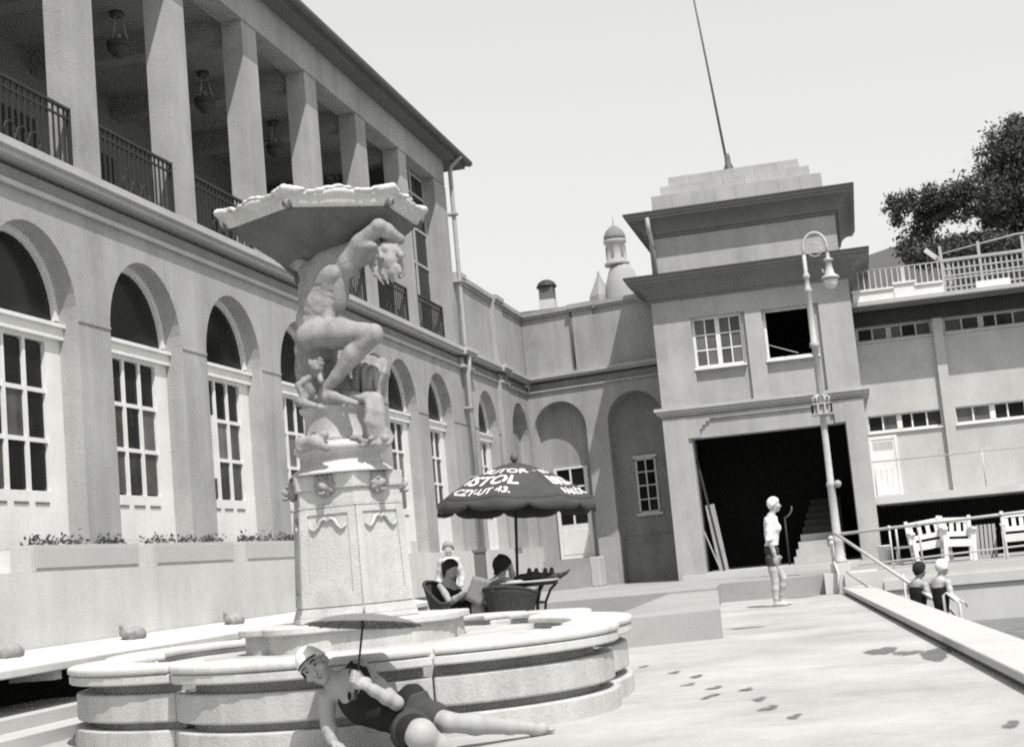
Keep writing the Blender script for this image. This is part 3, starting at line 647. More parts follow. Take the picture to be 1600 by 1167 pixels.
for x in (3.6, 7.0, 10.4): q = MB(); q.box(x, x+.3, YB+.3, YB+.6, PZ, SZ0); part('undercroft_pier', q, 'far_dark', rb)
for bi, (a, b) in enumerate(bays):
    for (z0, z1), nm in ((SW, 'strip_window'), (UW, 'upper_window')):
        m = MB(); y = YB+.12
        m.box(a, b, y-.03, y+.03, z0, z0+.04); m.box(a, b, y-.03, y+.03, z1-.03, z1); m.box(a-.03, b+.03, YB-.05, y-.031, z0-.035, z0-.003)
        n = 5
        for k in range(n+1): x = a+(b-a)*k/n; m.box(max(a, x-.018), min(b, x+.018), y-.03, y+.03, z0+.04, z1-.03)
        xm = a+(b-a)*(.43); m.box(xm-.05, xm+.05, y-.04, y+.035, z0+.04, z1-.03)
        w = part(nm, m, 'white_paint' if nm == 'strip_window' else 'pipe_paint', rb)
        for k in range(n):
            q = MB(); q.box(a+(b-a)*k/n+.018, a+(b-a)*(k+1)/n-.018, y-.005, y+.005, z0+.04, z1-.03); part('pane', q, 'glass' if (k+bi) % 3 == 0 else 'glass_soft', w)
m = MB(); dx0, dx1 = .40, .89
m.box(dx0-.06, dx0, YB-.05, YB-.002, SZ1, 3.06); m.box(dx1, dx1+.06, YB-.05, YB-.002, SZ1, 3.06); m.box(dx0, dx1, YB-.05, YB-.002, 2.99, 3.06); m.box(dx0, dx1, YB-.035, YB-.002, SZ1+.01, 2.99)
dd = part('door', m, 'white_paint', rb)
for k in range(4): q = MB(); q.box(dx0+.02+.115*k, dx0+.115*k+.125, YB-.045, YB-.0352, SZ1+.05, 2.35); part('board', q, 'white_paint', dd)
q = MB()
for k in range(12): q.box(dx0+.03+.036*k, dx0+.05+.036*k, YB-.043, YB-.0352, 2.76, 2.94)
part('louvre', q, 'trim', dd)
m = MB(); m.tube([(RX0+.02, YB-1.0, 2.47), (RX1, YB-1.0, 2.47)], .014, 6)
for x in (.38, 2.6, 5.2, 7.8, 10.4): m.tube([(x, YB-1.0, SZ1), (x, YB-1.0, 2.47)], .014, 6)
part('balcony_rail', m, 'pipe_paint', rb)
# roof slab and roof terrace
m = MB(); m.box(RX0, RX1, YB-.78, YB+8, 5.83, 5.90); m.box(RX0, RX1, YB-.82, YB-.6, 5.85, 5.935); part('roof_slab', m, 'trim', rb)
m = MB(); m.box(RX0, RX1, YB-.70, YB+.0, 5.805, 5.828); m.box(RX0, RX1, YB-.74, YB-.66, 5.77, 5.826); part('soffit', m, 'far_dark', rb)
PYF = YB-.75
for a_, b_, c_, o_ in ((RX0+.05, 1.25, 6.15, 0), (1.253, 1.70, 6.23, .02), (1.703, 2.28, 6.15, 0)):
    m = MB(); m.box(a_, b_, PYF-o_, PYF+.2+o_, 5.938, c_); part('parapet', m, 'white_paint', rb)
    m = MB(); m.box(a_-.02, b_+(.02 if o_ else 0), PYF-.04-o_, PYF+.24+o_, c_+.001, c_+.045); part('parapet_coping', m, 'white_paint', rb)
m = MB(); m.box(2.95, 3.65, PYF, PYF+.2, 5.938, 6.08)
part('parapet', m, 'white_paint', rb)
m = MB(); zt = 6.62
m.tube([(RX0+.1, PYF+.1, zt), (RX1, PYF+.1, zt)], .016, 6)
for k in range(17): x = RX0+.2+.121*k; m.box(x-.012, x+.012, PYF+.09, PYF+.11, 6.1, zt)
m.box(1.44, 1.52, PYF+.06, PYF+.14, 6.25, zt-.02)
part('roof_railing', m, 'pipe_paint', rb)
m = MB()
for k in range(42): x = 2.32+.110*k; m.box(x-.017, x+.017, PYF+.08, PYF+.11, 5.95, 6.60+.003*k)
for z in (6.02, 6.20, 6.27, 6.42, 6.58): m.box(2.30, RX1-6, PYF+.075, PYF+.079, z, z+.035)
m.box(2.30, RX1-6, PYF+.05, PYF+.14, 6.60, 6.66)
for x in (2.31, 3.1, 4.0, 5.0, 6.0): m.box(x-.03, x+.03, PYF+.06, PYF+.13, 5.93, 6.95)
m.tube([(2.3, PYF+.1, 6.78), (3.9, PYF+.1, 7.0), (7.9, PYF+.1, 7.02)], .02, 6)
part('roof_trellis', m, 'trellis', rb)
q = MB(); q.bar((2.02, PYF+.3, 6.95), (2.30, PYF+.25, 6.66), .10, .06, (0, 1, 0)); single('awning_roller', q, 'pipe_paint', 'pale slanting beam resting on the end of the roof trellis', 'beam')
# ================================================================== BEYOND THE COURT
m = MB(); hx = [(-4, 7.5), (1.0, 9.55), (1.9, 9.75), (6, 9.9), (14, 10.6), (14, 2), (-4, 2)]
v = [(x, 47-.0*x, z) for x, z in hx]+[(x, 60, z+1) for x, z in hx]; n = len(hx)
m.add(v, [tuple(range(n)), tuple(range(n, 2*n))[::-1]]+[(i, n+i, n+(i+1) % n, (i+1) % n) for i in range(n)])
hr_ = single('far_roof', m, 'far_roof', 'plain grey sloping roof behind the roof terrace railing', 'roof')
# chimney ventilator
cx, cy = -8.6, 44.0
ch = thing('roof_ventilator', 'short square roof ventilator with dark domed cap above the courtyard wall', 'chimney', (cx, cy, 8.2))
m = MB(); m.box(cx-.24, cx+.24, cy-.24, cy+.24, 8.0, 8.95); part('shaft', m, 'pipe_paint', ch)
m = MB(); m.box(cx-.22, cx+.22, cy-.22, cy+.22, 8.953, 9.35); part('louvre_box', m, 'far_dark', ch)
m = MB(); m.lathe((cx, cy, 9.353), [(.32, 0), (.31, .05), (.25, .15), (.14, .22), (.02, .25)], 16); part('cap', m, 'iron', ch)
m = MB(); m.box(-16, -4.0, 40, 50, 5, 8.0); m.box(-16, -7.9, 37, 50, 4, 6.5)
single('rear_block', m, 'far_dark', 'low dark flat roofed block hidden behind the courtyard wall', 'building')
# dome lantern tower and obelisk, far off
D = 90.0
def far(x, y): return onY(x, y, D)
c0 = far(967, 470); k_ = D/FPX*1.02
dt = thing('dome_tower', 'distant pale stone lantern tower with a domed cap', 'tower', c0)
prof = [(964, 470, 26), (968, 448, 24), (968, 430, 20), (967, 418, 17)]
def ax(y): return far(971-(470-y)*-0.05-0.0, y)
bx = far(967, 440); cxx, cyy = bx[0], bx[1]
def zz(y): return far(967, y)[2]
m = MB(); m.lathe((cxx+.2, cyy, 0), [(1.1, 6.0), (1.1, zz(458)), (1.0, zz(440)), (.82, zz(426)), (.62, zz(416))], 16); part('lower_dome', m, 'far_stone', dt)
m = MB(); m.lathe((cxx, cyy, 0), [(.78, zz(415)), (.80, zz(411)), (.64, zz(409)), (.60, zz(382)), (.72, zz(379)), (.74, zz(375))], 12); part('lantern', m, 'far_stone', dt)
for k in range(6):
    a = math.pi/3*k+.3; m = MB(); m.box(-.10, .10, -.03, .03, zz(404), zz(385)); m.map(lambda p: (cxx+(.60-p[1])*math.cos(a)-p[0]*math.sin(a), cyy+(.60-p[1])*math.sin(a)+p[0]*math.cos(a), p[2])); part('opening', m, 'far_roof', dt)
m = MB(); m.lathe((cxx, cyy, 0), [(.70, zz(374.5)), (.68, zz(368)), (.52, zz(360)), (.25, zz(354)), (.04, zz(351)), (.025, zz(338))], 16); part('cap', m, 'far_roof', dt)
ob = far(939, 470)
m = MB(); m.lathe((ob[0], ob[1], 0), [(.75, 6), (.70, zz(458)), (.35, zz(440)), (.12, zz(428)), (.03, zz(419))], 4, False)
m.lathe((ob[0]+.9, ob[1], 0), [(.9, 6), (.75, zz(456)), (.3, zz(446)), (.05, zz(441))], 4, False)
single('stone_pinnacle', m, 'far_stone', 'distant pale pointed pinnacle beside the lantern tower', 'pinnacle')
# ------------------------------------------------------------------ trees
def tree(name, label, base, limbs, clumps, nleaf, lsize, seed, trunk_r):
    rr = random.Random(seed); rn = np.random.RandomState(seed)
    t = thing(name, label, 'tree', base)
    m = MB()
    for L in limbs:
        n = len(L); m.tube(L, [trunk_r*(1-.8*i/(n-1))*(1.0 if L is limbs[0] else .45) for i in range(n)], 8)
    part('trunk', m, 'bark', t)
    V = []; 
    tot = sum(r**2 for _, r in clumps)
    for c, r in clumps:
        n = int(nleaf*r**2/tot)
        sub = []                      # twigs: sub-clumps inside every clump
        for k in range(max(6, int(n/48))):
            d = rn.normal(size=3); d /= np.linalg.norm(d); sub.append(np.array(c)+d*r*rr.uniform(.2, 1.22)**1.0*np.array((1, 1, .8)))
        for k in range(n):
            p = sub[rr.randrange(len(sub))]+rn.normal(size=3)*(.06+r*.10)
            a = rn.normal(size=3); a /= np.linalg.norm(a); b = np.cross(a, rn.normal(size=3)); b /= np.linalg.norm(b)+1e-9
            s = lsize*rr.uniform(.6, 1.35); V += [p-a*s, p+b*s*.45, p+a*s, p-b*s*.45]
    me = bpy.data.meshes.new('crown'); n = len(V)//4
    me.vertices.add(len(V)); me.vertices.foreach_set('co', np.array(V, float).ravel())
    me.loops.add(n*4); me.loops.foreach_set('vertex_index', np.arange(n*4)); me.polygons.add(n); me.polygons.foreach_set('loop_start', np.arange(n)*4); me.polygons.foreach_set('loop_total', np.full(n, 4)); me.update(); me.validate()
    part('crown', me, 'leaf', t)
def tp(x, y, Y=45): return tuple(onY(x, y, Y))
K = 45/FPX
cl = [(tp(1585, 225, 45), 40*K), (tp(1560, 265, 46), 42*K), (tp(1600, 300, 45), 48*K), (tp(1545, 315, 44.5), 34*K), (tp(1510, 300, 45), 28*K), (tp(1480, 305, 45), 24*K), (tp(1455, 310, 45), 20*K), (tp(1425, 315, 45), 19*K), (tp(1395, 318, 45), 16*K), (tp(1405, 340, 45), 15*K), (tp(1440, 340, 45.5), 20*K), (tp(1470, 335, 45.5), 18*K), (tp(1590, 345, 46), 34*K), (tp(1555, 345, 46), 20*K), (tp(1640, 260, 45), 60*K), (tp(1660, 340, 45), 60*K), (tp(1590, 195, 45), 20*K), (tp(1440, 365, 45.5), 22*K), (tp(1420, 385, 45.5), 22*K), (tp(1460, 388, 45.5), 20*K), (tp(1505, 333, 45), 14*K)]
base = np.array(tp(1640, 480, 46)); base[2] = 0
tree('oak_tree', 'big dark leafy tree reaching over the roof terrace from the right edge', base,
     [[tuple(base), tp(1635, 480, 46), tp(1620, 400, 46), tp(1600, 300, 45.5), tp(1590, 230, 45)], [tp(1620, 400, 46), tp(1560, 350, 45.5), tp(1500, 318, 45), tp(1430, 318, 45), tp(1385, 315, 45)], [tp(1610, 350, 46), tp(1560, 300, 45.5), tp(1550, 260, 46)], [tp(1500, 318, 45), tp(1455, 345, 45.3), tp(1430, 375, 45.5)]], cl, 42000, .062, 3, .35)
cl = [(tp(1500+28*k, 390-3*(k % 2), 42), 22*42/FPX) for k in range(5)]+[(tp(1430+26*k, 400, 42), 18*42/FPX) for k in range(3)]
b2 = np.array(tp(1520, 470, 42)); b2[2] = 0
tree('shrub', 'dark bushy shrubs crowding behind the trellis of the roof terrace', b2, [[tuple(b2), tp(1520, 470, 42), tp(1530, 400, 42)], [tp(1522, 440, 42), tp(1450, 410, 42)]], cl, 14000, .07, 9, .15)
# thin cable slung from the courtyard parapet to the tower
a = np.array(bw_((0.1, 3.0, 6.95))); b = np.array((-0.9, YT-.02, 4.95)); m = MB(); m.tube([tuple(lerp(a, b, t)-np.array((0, 0, .10*math.sin(math.pi*t)))) for t in np.linspace(0, 1, 12)], .008, 5)
single('cable', m, 'pipe_paint', 'thin pale cable slung from the wall parapet across the tower front', 'cable')
# ================================================================== signed-distance bodies
A_ = lambda p: np.array(p, float)
def nrm(v): v = A_(v); return v/(np.linalg.norm(v)+1e-12)
class SDF:
    def __init__(s, h): s.h = h; s.P = []; s.tag = ''
    def cone(s, a, b, ra, rb=None, k=.02, sub=False): s.P.append(('c', A_(a), A_(b), ra, ra if rb is None else rb, k, sub, s.tag)); return s
    def chain(s, pts, rs, k=.02):
        for i in range(len(pts)-1): s.cone(pts[i], pts[i+1], rs[i], rs[i+1], k)
        return s
    def ell(s, c, r, ax=None, k=.02, sub=False):
        ax = np.eye(3) if ax is None else np.array([nrm(a) for a in ax]); s.P.append(('e', A_(c), A_(r), ax, None, k, sub, s.tag)); return s
    def bounds(s):
        lo = np.full(3, 1e9); hi = -lo
        for p in s.P:
            if p[6]: continue
            if p[0] == 'c':
                for q, r in ((p[1], p[3]), (p[2], p[4])): lo = np.minimum(lo, q-r); hi = np.maximum(hi, q+r)
            else:
                e = np.sqrt(((p[3]*p[2][:, None])**2).sum(0)); lo = np.minimum(lo, p[1]-e); hi = np.maximum(hi, p[1]+e)
        return lo, hi
    def alt(s, skip):
        o = SDF(s.h); o.P = [p for p in s.P if p[7] not in skip]; o.fix = (s.lo, s.S.shape); o.field(); return o
    fix = None
    def field(s, pad=.05):
        if s.fix: s.lo, n = s.fix[0], np.array(s.fix[1])
        else:
            lo, hi = s.bounds(); s.lo = lo-pad; n = np.ceil((hi+pad-s.lo)/s.h).astype(int)+1
        S = np.full(n, 1.0, np.float32); s.ax = [s.lo[i]+s.h*np.arange(n[i]) for i in range(3)]
        for p in s.P:
            k = p[5]
            if p[0] == 'c': a, b = np.minimum(p[1]-p[3], p[2]-p[4]), np.maximum(p[1]+p[3], p[2]+p[4])
            else: e = np.sqrt(((p[3]*p[2][:, None])**2).sum(0)); a, b = p[1]-e, p[1]+e
            g = k+3*s.h+.02; i0 = np.maximum(0, np.floor((a-g-s.lo)/s.h).astype(int)); i1 = np.minimum(n, np.ceil((b+g-s.lo)/s.h).astype(int)+1)
            if (i1 <= i0).any(): continue
            sl = tuple(slice(i0[i], i1[i]) for i in range(3))
            X = s.ax[0][sl[0]][:, None, None]; Y = s.ax[1][sl[1]][None, :, None]; Z = s.ax[2][sl[2]][None, None, :]
            if p[0] == 'c':
                ba = p[2]-p[1]; L = ba@ba+1e-12; dx, dy, dz = X-p[1][0], Y-p[1][1], Z-p[1][2]
                t = np.clip((dx*ba[0]+dy*ba[1]+dz*ba[2])/L, 0, 1)
                d = np.sqrt((dx-t*ba[0])**2+(dy-t*ba[1])**2+(dz-t*ba[2])**2)-(p[3]+(p[4]-p[3])*t)
            else:
                dx, dy, dz = X-p[1][0], Y-p[1][1], Z-p[1][2]; q0 = 0; q1 = 0
                for j in range(3):
                    c = dx*p[3][j][0]+dy*p[3][j][1]+dz*p[3][j][2]; q0 = q0+(c/p[2][j])**2; q1 = q1+(c/p[2][j]**2)**2
                q0 = np.sqrt(q0); d = q0*(q0-1)/(np.sqrt(q1)+1e-9)
            o = S[sl]
            if p[6]: d = -d; hh = np.clip(.5-.5*(d-o)/k, 0, 1) if False else np.clip(.5+.5*(d-o)/k, 0, 1); S[sl] = o*(1-hh)+d*hh+k*hh*(1-hh)
            else: hh = np.clip(.5+.5*(o-d)/k, 0, 1); S[sl] = o*(1-hh)+d*hh-k*hh*(1-hh)
        s.S = S; return s
    def grid(s): return s.ax[0][:, None, None], s.ax[1][None, :, None], s.ax[2][None, None, :]
def nets(S, lo, h, name):
    ins = S < 0; n = S.shape
    acc = np.zeros((n[0]-1, n[1]-1, n[2]-1, 3), np.float32); cnt = np.zeros((n[0]-1, n[1]-1, n[2]-1), np.float32)
    offs = [(0, 0), (0, 1), (1, 0), (1, 1)]
    for axis in range(3):
        o1, o2 = [a for a in range(3) if a != axis]
        a0 = [slice(None)]*3; a1 = [slice(None)]*3; a0[axis] = slice(0, -1); a1[axis] = slice(1, None)
        cr = ins[tuple(a0)] != ins[tuple(a1)]; f0 = S[tuple(a0)]; f1 = S[tuple(a1)]
        t = np.where(cr, f0/(f0-f1+1e-20), 0).astype(np.float32)
        for u, v in offs:
            sl = [slice(None)]*3; sl[o1] = slice(u, n[o1]-1+u); sl[o2] = slice(v, n[o2]-1+v)
            c = cr[tuple(sl)]; cnt += c; acc[..., axis] += np.where(c, t[tuple(sl)], 0); acc[..., o1] += c*u; acc[..., o2] += c*v
    m = cnt > 0; idx = np.full(m.shape, -1, np.int64); idx[m] = np.arange(m.sum())
    base = np.argwhere(m); V = (base+acc[m]/cnt[m][:, None])*h+lo
    F = []
    for axis in range(3):
        o1, o2 = [(1, 2), (2, 0), (0, 1)][axis]
        a0 = [slice(None)]*3; a1 = [slice(None)]*3; a0[axis] = slice(0, -1); a1[axis] = slice(1, None)
        cr = ins[tuple(a0)] != ins[tuple(a1)]; e = np.argwhere(cr); e = e[(e[:, o1] > 0) & (e[:, o2] > 0) & (e[:, o1] < n[o1]-1) & (e[:, o2] < n[o2]-1)]
        if len(e) == 0: continue
        q = []
        for u, v in ((1, 1), (0, 1), (0, 0), (1, 0)):
            c = e.copy(); c[:, o1] -= u; c[:, o2] -= v; q.append(idx[c[:, 0], c[:, 1], c[:, 2]])
        q = np.stack(q, 1); up = ins[e[:, 0], e[:, 1], e[:, 2]]; q[~up] = q[~up][:, ::-1]; F.append(q)
    F = np.concatenate(F); me = bpy.data.meshes.new(name)
    me.vertices.add(len(V)); me.vertices.foreach_set('co', V.astype(np.float32).ravel())
    me.loops.add(F.size); me.loops.foreach_set('vertex_index', F.ravel().astype(np.int32)); me.polygons.add(len(F))
    me.polygons.foreach_set('loop_start', (np.arange(len(F))*4).astype(np.int32)); me.polygons.foreach_set('loop_total', np.full(len(F), 4, np.int32))
    me.polygons.foreach_set('use_smooth', np.ones(len(F), bool)); me.update(); me.validate(); return me
# grey bundles lying on the stone bench
for k, (px_, py_) in enumerate(((10, 1022), (207, 983), (365, 965))):
    y = onX(px_, py_, -7.12)[1]; S = SDF(.012); c = A_((-7.12, y, .66)); rr = random.Random(k+3)
    S.chain([c+A_((0, -.24, .13)), c+A_((0, -.19, .05)), c+A_((.0, -.08, .02)), c+A_((0, .08, .035)), c+A_((0, .2, .02))], [.018, .03, .055, .07, .045], .04)
    for i in range(7): S.ell(c+A_((rr.uniform(-.04, .04), rr.uniform(-.12, .18), rr.uniform(.03, .07))), (.04, rr.uniform(.03, .07), .03), None, .015)
    S.field(.05); single('bundle', nets(S.S, S.lo, S.h, 'bundle'), 'bundle', ['grey crumpled bundle on the stone bench at the left picture edge', 'grey crumpled bundle in the middle of the stone bench', 'grey crumpled bundle on the bench nearest the fountain'][k], 'bundle', 'bundles lying on the stone bench')
# ================================================================== FOUNTAIN
BC = np.array((-3.95, 11.70))
J = [(-.72, -2.30), (1.20, -2.58), (2.06, -.98), (1.32, 1.20), (.65, 2.55), (-.75, 2.68), (-1.85, 1.4), (-2.10, -.58)]
ft = thing('fountain_basin', 'low lobed stone fountain basin with a broad pale rim and banded stone sides', 'fountain', (BC[0], BC[1], 0))
SAG = [.44, .44, .30, .36, .40, .40, .40, .46]
def lobe(k, off, n=12):
    sag = SAG[k]
    a = np.array(J[k]); b = np.array(J[(k+1) % 8]); mid = (a+b)/2; ch = b-a; L = np.linalg.norm(ch); ch = ch/L
    no = np.array((ch[1], -ch[0])); R = (L*L/4+sag*sag)/(2*sag); c = mid+no*(sag-R); h = math.asin(L/2/R)
    out = []
    for i in range(n+1):
        t = -h+2*h*i/n; out.append(BC+c+(R+off)*(no*math.cos(t)+ch*math.sin(t)))
    # pull the ends along the mitre so that neighbouring lobes butt
    return out
def lobe_block(k, o_in, o_out, z0, z1, gap=.004, n=12):
    m = MB(); O = lobe(k, o_out, n); I = lobe(k, o_in, n)
    a = (O[-1]-O[0]); a = a/np.linalg.norm(a); O[0] = O[0]+a*gap; O[-1] = O[-1]-a*gap; I[0] = I[0]+a*gap; I[-1] = I[-1]-a*gap
    m.prism([tuple(p) for p in O]+[tuple(p) for p in I[::-1]], z0, z1); return m
def lobe_clip(k, o_in, o_out, z0, z1, n=12):
    """ring sector whose ends lie on the rays through the joints"""
    m = MB(); O = lobe(k, o_out, n); I = lobe(k, o_in, n); a = BC; 
    ja = np.array(J[k]); jb = np.array(J[(k+1) % 8]); na = nrm((-ja[1], ja[0])); nb = nrm((-jb[1], jb[0]))
    def fix(L):
        r = []
        for p in L:
            q = np.array(p)
            d = (q-BC)@na
            if d < .0015: q = q+na*(.0015-d)
            d = (q-BC)@nb
            if d > -.0015: q = q-nb*(d+.0015)
            r.append(q)
        return r
    O = fix(O); I = fix(I); m.add([(x, y, z) for z in (z0, z1) for x, y in O+I], [])
    N = n+1; b = lambda i, o, z: z*2*N+o*N+i
    f = []
    for i in range(n):
        f += [(b(i, 0, 0), b(i+1, 0, 0), b(i+1, 0, 1), b(i, 0, 1)), (b(i+1, 1, 0), b(i, 1, 0), b(i, 1, 1), b(i+1, 1, 1)), (b(i, 0, 1), b(i+1, 0, 1), b(i+1, 1, 1), b(i, 1, 1)), (b(i+1, 0, 0), b(i, 0, 0), b(i, 1, 0), b(i+1, 1, 0))]
    f += [(b(0, 1, 0), b(0, 0, 0), b(0, 0, 1), b(0, 1, 1)), (b(n, 0, 0), b(n, 1, 0), b(n, 1, 1), b(n, 0, 1))]
    m.f += f; m.sm += [False]*len(f); return m
for k in range(8):
    c = part('rim_stone', lobe_clip(k, -.42, .06, .520, .572), 'basin_rim', ft, bevel=.018)
    part('rim_moulding', lobe_clip(k, -.36, .048, .452, .516), 'basin_rim', ft, bevel=.012)
    part('neck_band', lobe_clip(k, -.34, -.14, .384, .4515), 'basin', ft)
    part('wall_block', lobe_clip(k, -.34, .0, .190, .3835), 'basin', ft, bevel=.015)
    part('lower_band', lobe_clip(k, -.34, -.12, .138, .1895), 'basin', ft)
    part('base_block', lobe_clip(k, -.34, .025, -.05, .1375), 'basin', ft, bevel=.012)
m = MB(); P = []
for k in range(8): P += [tuple(p) for p in lobe(k, -.30, 8)[:-1]]
m.prism(P, .0, .475); part('basin_floor', m, 'basin', ft)
# inner lobed plinth
PCN = np.array((-4.67, 13.15))
ip = thing('fountain_pedestal', 'tall pale six-sided stone pedestal with panels, swags and carved lion spouts', 'pedestal', (PCN[0], PCN[1], .37))
def plobes(R, sag, n=8, rot=0.1):
    out = []
    for k in range(n):
        for i in range(8):
            t = (k+i/8)*2*math.pi/n+rot; out.append((PCN[0]+(R+sag*math.sin(math.pi*i/8))*math.cos(t), PCN[1]+(R+sag*math.sin(math.pi*i/8))*math.sin(t)))
    return out
m = MB(); m.prism(plobes(.92, .10), .25, .60); part('plinth_wall', m, 'basin', ip)
m = MB(); m.prism(plobes(.97, .11), .602, .665); part('plinth_rim', m, 'basin_rim', ip, bevel=.012)
VA = math.radians(-62.8)
def octa(R): return [(PCN[0]+R*math.cos(VA+math.pi/3*k), PCN[1]+R*math.sin(VA+math.pi/3*k)) for k in range(6)]
def frustum(R0, R1, z0, z1):
    m = MB(); a = octa(R0); b = octa(R1); m.add([(x, y, z0) for x, y in a]+[(x, y, z1) for x, y in b], [tuple(range(6))[::-1], tuple(range(6, 12))]+[(i, (i+1) % 6, 6+(i+1) % 6, 6+i) for i in range(6)]); return m
part('foot', frustum(.635, .62, .667, .72), 'pedestal', ip, bevel=.01); part('foot_moulding', frustum(.615, .59, .722, .80), 'pedestal', ip)
part('shaft', frustum(.578, .535, .802, 1.70), 'pedestal', ip)
part('string_moulding', frustum(.555, .555, 1.702, 1.72), 'pedestal', ip)
part('frieze', frustum(.54, .535, 1.722, 1.86), 'pedestal', ip)
part('cornice', frustum(.565, .58, 1.862, 2.0), 'pedestal', ip, bevel=.008)
# raised stiles framing a recessed panel on each face, and a swag in each
for k in range(6):
    a0 = VA+math.pi/3*k; a1 = a0+math.pi/3
    def fp(u, z, o):          # point on face k: u 0..1 across, offset o outward
        t = (z-.802)/(1.70-.802); R = .578+(.535-.578)*t
        p = np.array((math.cos(a0), math.sin(a0)))*R*(1-u)+np.array((math.cos(a1), math.sin(a1)))*R*u
        no = np.array((math.cos((a0+a1)/2), math.sin((a0+a1)/2))); p = p+no*o; return (PCN[0]+p[0], PCN[1]+p[1], z)
    m = MB()
    def slab(u0, u1, z0, z1, o=.022):
        m.add([fp(u, z, d) for d in (-.01, o) for u, z in ((u0, z0), (u1, z0), (u1, z1), (u0, z1))], [(4, 5, 6, 7), (0, 1, 5, 4), (1, 2, 6, 5), (2, 3, 7, 6), (3, 0, 4, 7)])
    slab(.0, .13, .81, 1.695, .015); slab(.87, 1.0, .81, 1.695, .015); slab(.13, .87, .81, .93, .015); slab(.13, .87, 1.64, 1.695, .015)
    part('panel_frame', m, 'pedestal', ip)
    m = MB()
    for s_ in (1, -1):
        pts = [fp(.5+s_*u, z, .02) for u, z in ((.0, 1.575), (.06, 1.60), (.12, 1.585), (.18, 1.53), (.24, 1.50), (.30, 1.515), (.33, 1.545))]
        m.tube(pts, [.012, .016, .018, .016, .014, .012, .008], 7)
    part('swag', m, 'pedestal', ip)
    # lion mask spout on the cornice
    am = (a0+a1)/2; no = np.array((math.cos(am), math.sin(am), 0)); sd = np.array((-math.sin(am), math.cos(am), 0)); R = .575*math.cos(math.pi/6)
    c = np.array((PCN[0], PCN[1], 1.90))+no*(R+.0); up = np.array((0, 0, 1.0))
    if k == 0:
        S = SDF(.007); 
        S.ell(c, (.085, .05, .09), (sd, no, up), .01)
        for q in range(10):
            t = 2*math.pi*q/10; S.ell(c+sd*.082*math.cos(t)+up*.085*math.sin(t)+no*.0, (.026, .028, .026), (sd, no, up), .012)
        S.ell(c+no*.05-up*.02, (.042, .045, .045), (sd, no, up), .015); S.ell(c+no*.085-up*.005, (.018, .018, .014), (sd, no, up), .01)
        for s_ in (1, -1): S.ell(c+sd*.035*s_+no*.048+up*.035, (.022, .016, .012), (sd, no, up), .01); S.ell(c+sd*.07*s_+no*.02+up*.075, (.022, .018, .026), (sd, no, up), .01); S.ell(c+sd*.038*s_+no*.06+up*.012, (.012, .012, .009), (sd, no, up), .008, True)
        S.ell(c+no*.07-up*.075, (.035, .035, .018), (sd, no, up), .012); S.ell(c+no*.09-up*.05, (.028, .03, .016), (sd, no, up), .008, True)
        S.field(); lm = nets(S.S, S.lo, S.h, 'lion_mask'); lk = part('lion_mask', lm, 'statue', ip); la = am
    else:
        o = lk.copy(); COL.objects.link(o); q = am-la
        # rotate about the pedestal axis: mesh coordinates are world ones
        o.rotation_euler = (0, 0, q); L = Vector((PCN[0], PCN[1], 0)); Rm_ = Matrix.Rotation(q, 3, 'Z'); o.location = lk.location+L-Rm_ @ L
# round drum under the figure
DC = np.array((-4.67, 13.05))
st = thing('fountain_statue', 'weathered stone statue of a crouching bearer holding up the fountain bowl', 'statue', (DC[0], DC[1], 2.0))
m = MB(); m.lathe((DC[0]+.02, DC[1], 2.002), [(.50, 0), (.47, .03), (.40, .08), (.36, .15), (.37, .18), (.42, .205), (.445, .235), (.44, .27), (.40, .29), (.345, .31)], 40); part('base_moulding', m, 'pedestal', st)
m = MB(); m.lathe((DC[0], DC[1], 2.31), [(.335, 0), (.315, .04), (.305, .12), (.30, .22), (.31, .27), (.335, .29), (.345, .31), (.34, .335), (.31, .345)], 40); part('drum', m, 'pedestal', st)
# --- the figure
Y0 = 12.95
def q_(x, y, d=0): return onY(x, y, Y0+d)
S = SDF(.0125)
hipR = q_(486, 528, -.10); hipL = q_(484, 545, .16); knee = q_(584, 521, -.24); ank = q_(507, 611, -.20); toe = q_(556, 630, -.32); heel = q_(488, 621, -.16)
shR = q_(543, 410, -.07); shL = q_(477, 412, .06); elbR = q_(592, 354, -.20); wrR = q_(624, 374, -.02); haR = q_(606, 367, .12)
elbL = q_(440, 400, .25); wrL = q_(462, 372, .42); neck = q_(556, 396, -.02); head = q_(604, 398, -.06)
sp = [q_(496, 540, .05), q_(499, 505, .03), q_(501, 470, .0), q_(506, 440, -.01), q_(512, 412, .0)]
across = nrm(shL-shR); upv = nrm(sp[-1]-sp[0]); fr = nrm(np.cross(upv, across)); fr = fr if fr[1] < 0 else -fr
S.ell(lerp(sp[3], sp[4], .15), (.255, .17, .21), (across, fr, upv), .05); S.ell(sp[2], (.215, .155, .20), (across, fr, upv), .05)
S.ell(sp[1], (.205, .15, .19), (across, fr, upv), .05); S.ell(sp[0], (.21, .17, .17), (across, fr, upv), .05)
for s_, sh in ((1, shL), (-1, shR)):
    S.ell(lerp(sp[3], sp[4], .40)+fr*.112+across*s_*.112, (.118, .055, .085), (across, fr, upv), .035)
    S.ell(lerp(sp[2], sp[3], .5)+across*s_*.205-fr*.02, (.055, .11, .19), (across, fr, upv), .03)
    S.ell(sh, (.105, .105, .10), None, .035)
    for j in range(3): S.cone(sp[2]+upv*(.12-.06*j)+fr*(.115-.008*j)+across*s_*(.10), sp[2]+upv*(.09-.06*j)+fr*(.07-.008*j)+across*s_*(.19), .026, .020, .016)
    S.ell(sp[1]+across*s_*.155+fr*.07+upv*.02, (.055, .06, .12), (across, fr, upv), .03)
